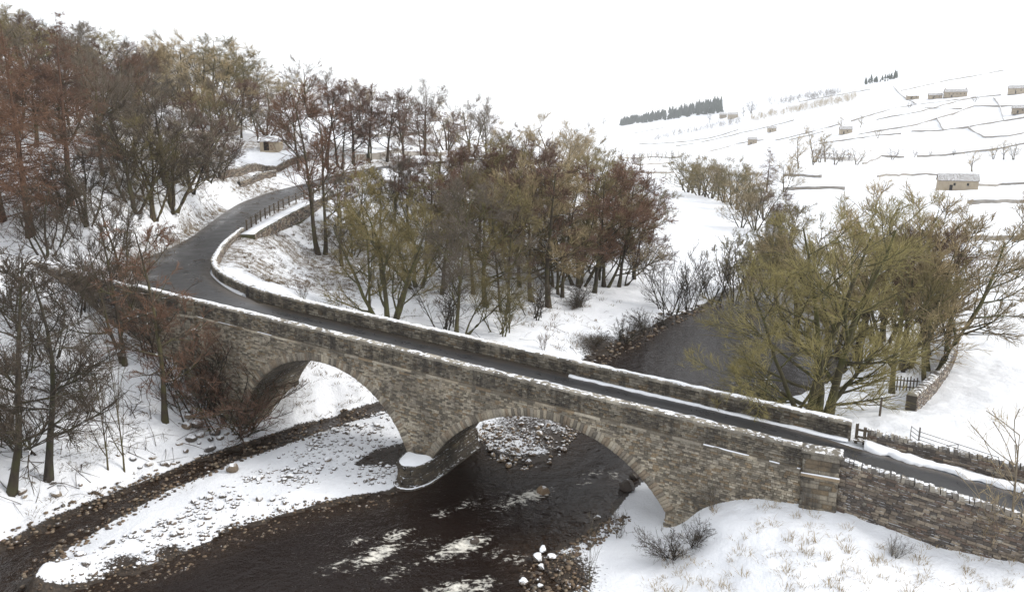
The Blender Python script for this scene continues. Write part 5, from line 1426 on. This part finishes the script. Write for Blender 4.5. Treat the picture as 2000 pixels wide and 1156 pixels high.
# ------------------------------------------------------------------ rocks
def rock_mesh(k, sub=2):
    bm = bmesh.new(); bmesh.ops.create_icosphere(bm, subdivisions=sub, radius=.5)
    r_ = random.Random(500 + k); ax = [Vector((r_.gauss(0, 1), r_.gauss(0, 1), r_.gauss(0, 1))).normalized() for _ in range(7)]; ct_ = [r_.uniform(.26, .44) for _ in ax]
    for v in bm.verts:
        for a, c in zip(ax, ct_):
            d = v.co.dot(a)
            if d > c: v.co -= a * (d - c) * .85
        v.co *= r_.uniform(.97, 1.04); v.co.z *= .68
    me = bpy.data.meshes.new("stone"); bm.to_mesh(me); bm.free()
    return me
def arr(me):
    v = np.empty(len(me.vertices) * 3, np.float32); me.vertices.foreach_get("co", v)
    return v.reshape(-1, 3), np.array([tuple(p.vertices) for p in me.polygons])
ROCK1 = [rock_mesh(k, 2) for k in range(6)]
for me in ROCK1: me.materials.append(M['rock'])
ROCK0 = [arr(rock_mesh(20 + k, 1)) for k in range(8)]
def rock(x, y, size, mat, label, cat="stone", group=None, z=None, sink=.3, flat=1.0, name="river_stone"):
    z = gz(x, y) if z is None else z
    o = bpy.data.objects.new(name, random.choice(ROCK1)); link(o)
    o.location = (x, y, z + size * (.34 - sink)); s_ = size
    o.scale = (s_ * random.uniform(.85, 1.3), s_ * random.uniform(.8, 1.1), s_ * flat * random.uniform(.8, 1.15)); o.rotation_euler = (random.uniform(-.25, .25), random.uniform(-.25, .25), random.uniform(0, 6.3))
    o.material_slots[0].link = 'OBJECT'; o.material_slots[0].material = mat
    return tag(o, label, cat, group)
def px_in(poly, n, seed, zrel=-21.1):
    """random ground points inside an outline of the picture"""
    r_ = np.random.RandomState(seed); P = [at_z(a, b, zrel) for a, b in poly]
    xs, ys = [p[0] for p in P], [p[1] for p in P]; out = []
    x = r_.uniform(min(xs), max(xs), n * 6); y = r_.uniform(min(ys), max(ys), n * 6)
    m = inside(x, y, P); x, y = x[m][:n], y[m][:n]
    return x, y
def scatter_rocks(name, label, poly, n, size, mat, seed, smin=.0, zrel=-21.1, sink=.25, clump=None, sdr=(-.6, 99), zmax=1.6):
    x, y = px_in(poly, n, seed, zrel); z = height(x, y); sd = water_sd(x, y)
    m = (sd > sdr[0]) & (sd < sdr[1]) & (z < zmax)
    if clump is not None: m &= fbm(x * .45, y * .45, 3, clump) > np.random.RandomState(seed + 1).uniform(.25, .62, len(x))
    x, y, z = x[m], y[m], np.maximum(z[m], -.06); r_ = np.random.RandomState(seed + 2)
    V, F, off = [], [], 0
    for i in range(len(x)):
        v, f = ROCK0[r_.randint(8)]; s_ = size[0] + (size[1] - size[0]) * r_.rand() ** 2.2; a = r_.uniform(0, 6.3); c, sn = math.cos(a), math.sin(a)
        w = v * np.array([s_ * r_.uniform(.9, 1.4), s_, s_ * r_.uniform(.7, 1.1)])
        V.append(np.stack([w[:, 0] * c - w[:, 1] * sn + x[i], w[:, 0] * sn + w[:, 1] * c + y[i], w[:, 2] + z[i] + s_ * (.3 - sink)], 1)); F.append(f + off); off += len(v)
    o = obj(name, np.concatenate(V), np.concatenate(F), mat); return tag(o, label, "gravel", kind="stuff")
BAR = [(90, 1120), (230, 1050), (400, 960), (540, 890), (640, 830), (760, 790), (800, 850), (800, 900), (760, 935), (620, 970), (470, 1020), (330, 1080), (180, 1140)]
scatter_rocks("gravel", "small stones showing through the snow of the gravel bar", BAR, 2000, (.07, .3), M['rock_snowy'], 1, clump=41, sdr=(.25, 99), sink=.17)
ZONES = [(120, 1110, "at the bar's lower tip"), (300, 1030, "on the bar's lower half beside the stream"), (420, 1010, "on the bar's lower half beside the river"), (560, 930, "in the middle of the bar"), (650, 955, "on the bar's river edge short of the pier"), (740, 920, "beside the pool at the pier"), (620, 850, "on the bar's stream side under the left arch"), (730, 830, "under the left arch close to the pier")]
def cobble_label(x, y):
    p = project(x, y, .3); k = min(range(len(ZONES)), key=lambda q: math.hypot(ZONES[q][0] - p[0], (ZONES[q][1] - p[1]) * 1.6))
    return "rounded brown cobble half buried in snow " + ZONES[k][2]
xb, yb = px_in(BAR, 420, 77); zb_ = height(xb, yb); sb_ = water_sd(xb, yb); fb_ = fbm(xb * .45, yb * .45, 3, 41); kb = 0
for i in range(len(xb)):
    if sb_[i] > .4 and fb_[i] > random.uniform(.36, .58) and kb < 130:
        rock(xb[i], yb[i], random.uniform(.28, .5), M['rock_snowy'], cobble_label(xb[i], yb[i]), "cobble", "cobbles on the snowy gravel bar", z=float(zb_[i]), sink=.2); kb += 1
SPIT = [(935, 845), (950, 790), (1030, 765), (1100, 785), (1135, 835), (1100, 872), (1070, 898), (1010, 908), (955, 888)]
scatter_rocks("gravel", "brown river gravel heaped under the right arch", SPIT, 2300, (.08, .38), M['rock_spit'], 2, sdr=(-1.6, 99), sink=.12, clump=47)
xs_, ys_ = px_in(SPIT, 80, 78); zs_ = height(xs_, ys_); ks = 0
for i in range(len(xs_)):
    if ks < 40: rock(xs_[i], ys_[i], random.uniform(.3, .55), M['rock_spit'], "brown boulder on the gravel spit under the right arch, " + ("left of its middle" if project(xs_[i], ys_[i], .3)[0] < 1030 else "right of its middle") , "boulder", "boulders on the gravel spit", z=max(float(zs_[i]), 0), sink=.15); ks += 1
scatter_rocks("gravel", "wet brown gravel along the lower edge of the bar", [(60, 1160), (230, 1080), (430, 1010), (620, 965), (780, 950), (770, 985), (600, 1015), (450, 1070), (300, 1156)], 1300, (.07, .24), M['rock_bare'], 3, sdr=(-1.6, .8), sink=.1)
scatter_rocks("gravel", "wet brown stones along the side stream", [(0, 1100), (0, 1030), (250, 930), (500, 850), (700, 790), (760, 790), (600, 860), (430, 930), (250, 1030), (60, 1156)], 1700, (.08, .34), M['rock_bare'], 4, sdr=(-.9, 1.1), sink=.1)
scatter_rocks("gravel", "brown gravel at the river's near right edge", [(990, 1156), (1020, 1090), (1100, 1060), (1190, 1000), (1240, 1000), (1180, 1080), (1140, 1156)], 900, (.08, .32), M['rock_bare'], 5, sdr=(-1.5, 1.6), sink=.1)
scatter_rocks("gravel", "dark stones along the upstream left bank", [(1120, 705), (1190, 660), (1290, 610), (1420, 580), (1440, 605), (1300, 640), (1250, 690), (1150, 730)], 700, (.15, .6), M['rock_bare'], 6, sdr=(-1.6, 1.2), sink=.1)
# stream-side snowy rubble below the left abutment
xr, yr = px_in([(350, 770), (400, 770), (455, 835), (440, 855), (380, 850), (340, 810)], 60, 5, -20.2); 
for i in range(26): rock(xr[i], yr[i], random.uniform(.5, 1.0), M['rock'], "snow-covered block in the rubble at the left abutment's foot", "block", "rubble blocks at the left abutment", sink=.2)
xr, yr = px_in([(60, 1010), (380, 885), (500, 850), (480, 830), (330, 880), (40, 980)], 60, 6, -21.0)
for i in range(30): rock(xr[i], yr[i], random.uniform(.3, .7), M['rock'], "snowy stone on the left bank beside the side stream", "stone", "stones beside the side stream", sink=.2)
for (px, py, sz, mat_, lb) in ((456, 925, .95, 'rock', "round snow-covered boulder beside the side stream"), (1226, 956, 1.3, 'rock_bare', "black wet boulder at the water's edge in the right arch"), (1240, 932, .8, 'rock_bare', "smaller wet boulder behind the black one in the right arch"), (928, 1058, .75, 'rock_bare', "mossy boulder splitting the foaming rapid midstream"), (1062, 962, .9, 'rock_bare', "dark boulder beside the white water near the pier"),
                               (1166, 1012, .5, 'rock', "small white-capped rock alone in the water near the right bank"), (1032, 905, .55, 'rock', "white-capped rock at the tip of the gravel spit"), (1096, 830, .8, 'rock', "largest snowy boulder at the back of the gravel spit"), (745, 905, .4, 'rock', "small rock in the pool beside the cutwater")):
    x, y = at_z(px, py, -CAMZ); rock(x, y, sz, M[mat_], lb, "boulder", z=max(gz(x, y), -.05), sink=.12, name="boulder")
def snow_boulder(px, py, sz, label):
    x, y = at_z(px, py, -21.4); z = max(gz(x, y), 0)
    rock(x, y, sz, M['rock_snowy'], label, "boulder", "snow-capped boulders by the near right shore", z=z, sink=.1, flat=.8, name="boulder")
for px, py, sz, lb in ((1060, 1072, .5, "uppermost"), (1052, 1092, .75, "largest"), (1078, 1090, .55, "rightmost of the main cluster"), (1058, 1106, .4, "lowest of the main cluster"), (1022, 1134, .5, "flat one lower left of the cluster"), (1055, 1142, .35, "smallest lower one of the cluster")):
    snow_boulder(px, py, sz, "snow-capped boulder by the near right shore, " + lb)
# ------------------------------------------------------------------ grass tufts, twigs on the ground, shrubs
M['straw'] = mat_bark("dry_grass", (.42, .33, .19), (.28, .21, .12))
M['rush'] = mat_bark("brown_grass", (.22, .16, .09), (.13, .095, .055))
def tufts(name, label, x, y, hgt, blades, mat, seed, spread=.12, lean=.55, wd=.012):
    r_ = np.random.RandomState(seed); z = height(x, y)
    m = z > .15; x, y, z = x[m], y[m], z[m]; n = len(x) * blades
    bx, by, bz = np.repeat(x, blades), np.repeat(y, blades), np.repeat(z, blades); hh = np.repeat(hgt[0] + (hgt[1] - hgt[0]) * r_.rand(len(x)) ** 1.5, blades) * r_.uniform(.5, 1.1, n)
    ox, oy = r_.normal(0, spread, n), r_.normal(0, spread, n); dx, dy = r_.normal(0, lean, n) * hh + ox * .8, r_.normal(0, lean, n) * hh + oy * .8
    a = r_.uniform(0, 3.14, n); wx, wy = np.cos(a) * wd, np.sin(a) * wd
    p = [np.stack([bx + ox - wx, by + oy - wy, bz - .04], 1), np.stack([bx + ox + wx, by + oy + wy, bz - .04], 1), np.stack([bx + ox + dx * .5 + wx * .7, by + oy + dy * .5 + wy * .7, bz + hh * .72], 1), np.stack([bx + ox + dx * .5 - wx * .7, by + oy + dy * .5 - wy * .7, bz + hh * .72], 1), np.stack([bx + ox + dx * 1.15, by + oy + dy * 1.15, bz + hh * .95], 1)]
    V = np.stack(p, 1).reshape(-1, 3); k = np.arange(n) * 5
    me = mesh(name, V, np.concatenate([np.stack([k, k + 1, k + 2], 1), np.stack([k, k + 2, k + 3], 1), np.stack([k + 3, k + 2, k + 4], 1)]), mat)
    o = link(bpy.data.objects.new(name, me)); return tag(o, label, "grass", kind="stuff")
x, y = px_in([(1340, 1000), (1420, 965), (1640, 1010), (1860, 1085), (2040, 1100), (2040, 1190), (1200, 1190), (1260, 1100)], 320, 8, -19.8)
m = fbm(x * .35, y * .35, 3, 63) > .42; tufts("dry_grass", "pale straw grass poking through the snow of the near right slope", x[m], y[m], (.08, .4), 15, M['straw'], 1, .13)
x, y = px_in([(470, 470), (560, 420), (660, 440), (700, 560), (640, 600), (520, 575), (455, 545)], 520, 9, -14.5)
m = fbm(x * .25, y * .25, 3, 64) > .42; tufts("brown_grass", "brown grass tufts on the snowy slope inside the road bend", x[m], y[m], (.2, .5), 16, M['rush'], 2, .16, wd=.02)
x, y = px_in([(0, 960), (0, 620), (160, 640), (330, 740), (420, 830), (300, 880), (120, 960)], 330, 10, -18)
m = fbm(x * .3, y * .3, 3, 65) > .44; tufts("brown_grass", "brown grass and litter on the steep left bank", x[m], y[m], (.15, .4), 14, M['rush'], 3, .2, .9, wd=.016)
x, y = px_in([(270, 500), (330, 470), (400, 430), (460, 385), (440, 365), (330, 400), (220, 450), (230, 500)], 900, 11, -10.5)
tufts("brown_grass", "brown leafy growth on the bank beside the climbing road", x, y, (.2, .55), 14, M['rush'], 4, .25, .9, wd=.022)
x, y = px_in([(640, 560), (700, 430), (900, 440), (1200, 470), (1220, 570), (1080, 640), (900, 660), (720, 640)], 900, 12, -17)
m = fbm(x * .2, y * .2, 3, 66) > .44; tufts("brown_grass", "brown undergrowth on the snowy floor of the riverside wood", x[m], y[m], (.2, .6), 12, M['rush'], 5, .3, .9, wd=.022)
x, y = px_in([(570, 760), (620, 720), (700, 740), (740, 775), (660, 800), (580, 810)], 120, 13, -20.8)
tufts("brown_grass", "grass tufts on the far bank seen through the left arch", x, y, (.15, .35), 14, M['rush'], 6, .2, .9, wd=.02)
def ground_sticks(name, label, polys, n, seed, mat):
    g = Grow(seed); r_ = np.random.RandomState(seed); X, Y = [], []
    for poly, zr in polys: x, y = px_in(poly, n // len(polys), seed, zr); X.append(x); Y.append(y)
    x, y = np.concatenate(X), np.concatenate(Y); z = height(x, y); m = z > .4; x, y, z = x[m], y[m], z[m]; L = r_.uniform(.4, 2.4, len(x)) ; a = r_.uniform(0, 6.3, len(x))
    x2, y2 = x + np.cos(a) * L, y + np.sin(a) * L; z2 = height(x2, y2)
    P = np.stack([np.stack([x, y, z + .03], 1), np.stack([(x + x2) / 2 + r_.normal(0, .08, len(x)), (y + y2) / 2, (z + z2) / 2 + r_.uniform(.03, .35, len(x))], 1), np.stack([x2, y2, z2 + r_.uniform(.0, .5, len(x))], 1)], 1)
    R_ = np.stack([r_.uniform(.012, .035, len(x))] * 3, 1) * np.array([1, .8, .4]); g.tubes(P, R_, 3, True)
    o = obj(name, np.concatenate(g.tw[0]), np.concatenate(g.tw[1]), mat); tag(o, label, "brushwood", kind="stuff")
ground_sticks("fallen_twigs", "fallen twigs and sticks lying on the snow under the trees", [([(0, 960), (0, 560), (200, 600), (420, 830), (200, 930)], -17.5), ([(640, 520), (720, 430), (1000, 450), (1220, 560), (1100, 640), (880, 660), (700, 630)], -17), ([(100, 480), (230, 520), (330, 460), (440, 370), (300, 340), (130, 400)], -8)], 1700, 5, TWIG['dark'])
one("dark snowy bush at the foot of the bridge's right abutment", "shrub", 1312, 1088, 1022, 'shrub1', 'dark', 'dark', 1.3, name="shrub")
one("second dark bush just right of and behind the abutment bush", "shrub", 1352, 1062, 1000, 'shrub1', 'dark', 'dark', 1.0, name="shrub")
one("thin reddish willow shoots by the water in the right arch", "shrub", 1208, 1050, 975, 'shrub2', 'grey', 'brown', .5, name="shrub")
one("single thin bare stem on the near right shore", "sapling", 1152, 1150, 990, 'sapling', 'grey', 'brown', .5, name="sapling")
one("brown weedy stems against the wall right of the arch", "shrub", 1372, 975, 850, 'shrub2', 'tan', 'pale', .45, name="shrub")
one("small brown shrub on the slope just behind the curved parapet", "shrub", 592, 583, 535, 'shrub2', 'larch', 'brown', .8, name="shrub")
one("small brown shrub behind the middle of the far parapet", "shrub", 1062, 683, 640, 'shrub2', 'larch', 'brown', .6, name="shrub")
# ivy-clad, snow-plastered stump against the wing wall, and the snowy mound on the slope
TWIG['snowy'] = mat_bark("twig_snowy", (.16, .13, .10), (.10, .085, .065), 1.0)
BARK['snowy'] = mat_bark("bark_snowy", (.12, .10, .075), (.08, .065, .05), 1.0)
one("low rounded heather clump under snow in front of the road wall", "shrub", 1745, 1088, 1042, 'shrub1', 'snowy', 'snowy', .95, name="heather_clump")
x, y = loc2w(-6.7, -.55)
tag(place_tree('shrub2', x, y, 2.1, 'snowy', 'snowy', .42, name="ivy_shrub"), "narrow upright shrub plastered with snow against the wing wall", "shrub")
# ------------------------------------------------------------------ air
def haze():
    t = bpy.data.materials.new("haze"); t.use_nodes = True; n = t.node_tree.nodes; n.clear()
    out = n.new("ShaderNodeOutputMaterial"); v = n.new("ShaderNodeVolumePrincipled")
    v.inputs["Color"].default_value = (.97, .98, 1.0, 1); v.inputs["Density"].default_value = HAZE; v.inputs["Anisotropy"].default_value = .2
    t.node_tree.links.new(v.outputs[0], out.inputs["Volume"])
    m = MB(); m.box(-5800, 5800, -80, 6200, -2.4, 195); o = m.build("haze", t)
    tag(o, "thin pale winter haze filling the valley", "haze", kind="stuff")
HAZE = 0.00013
haze()
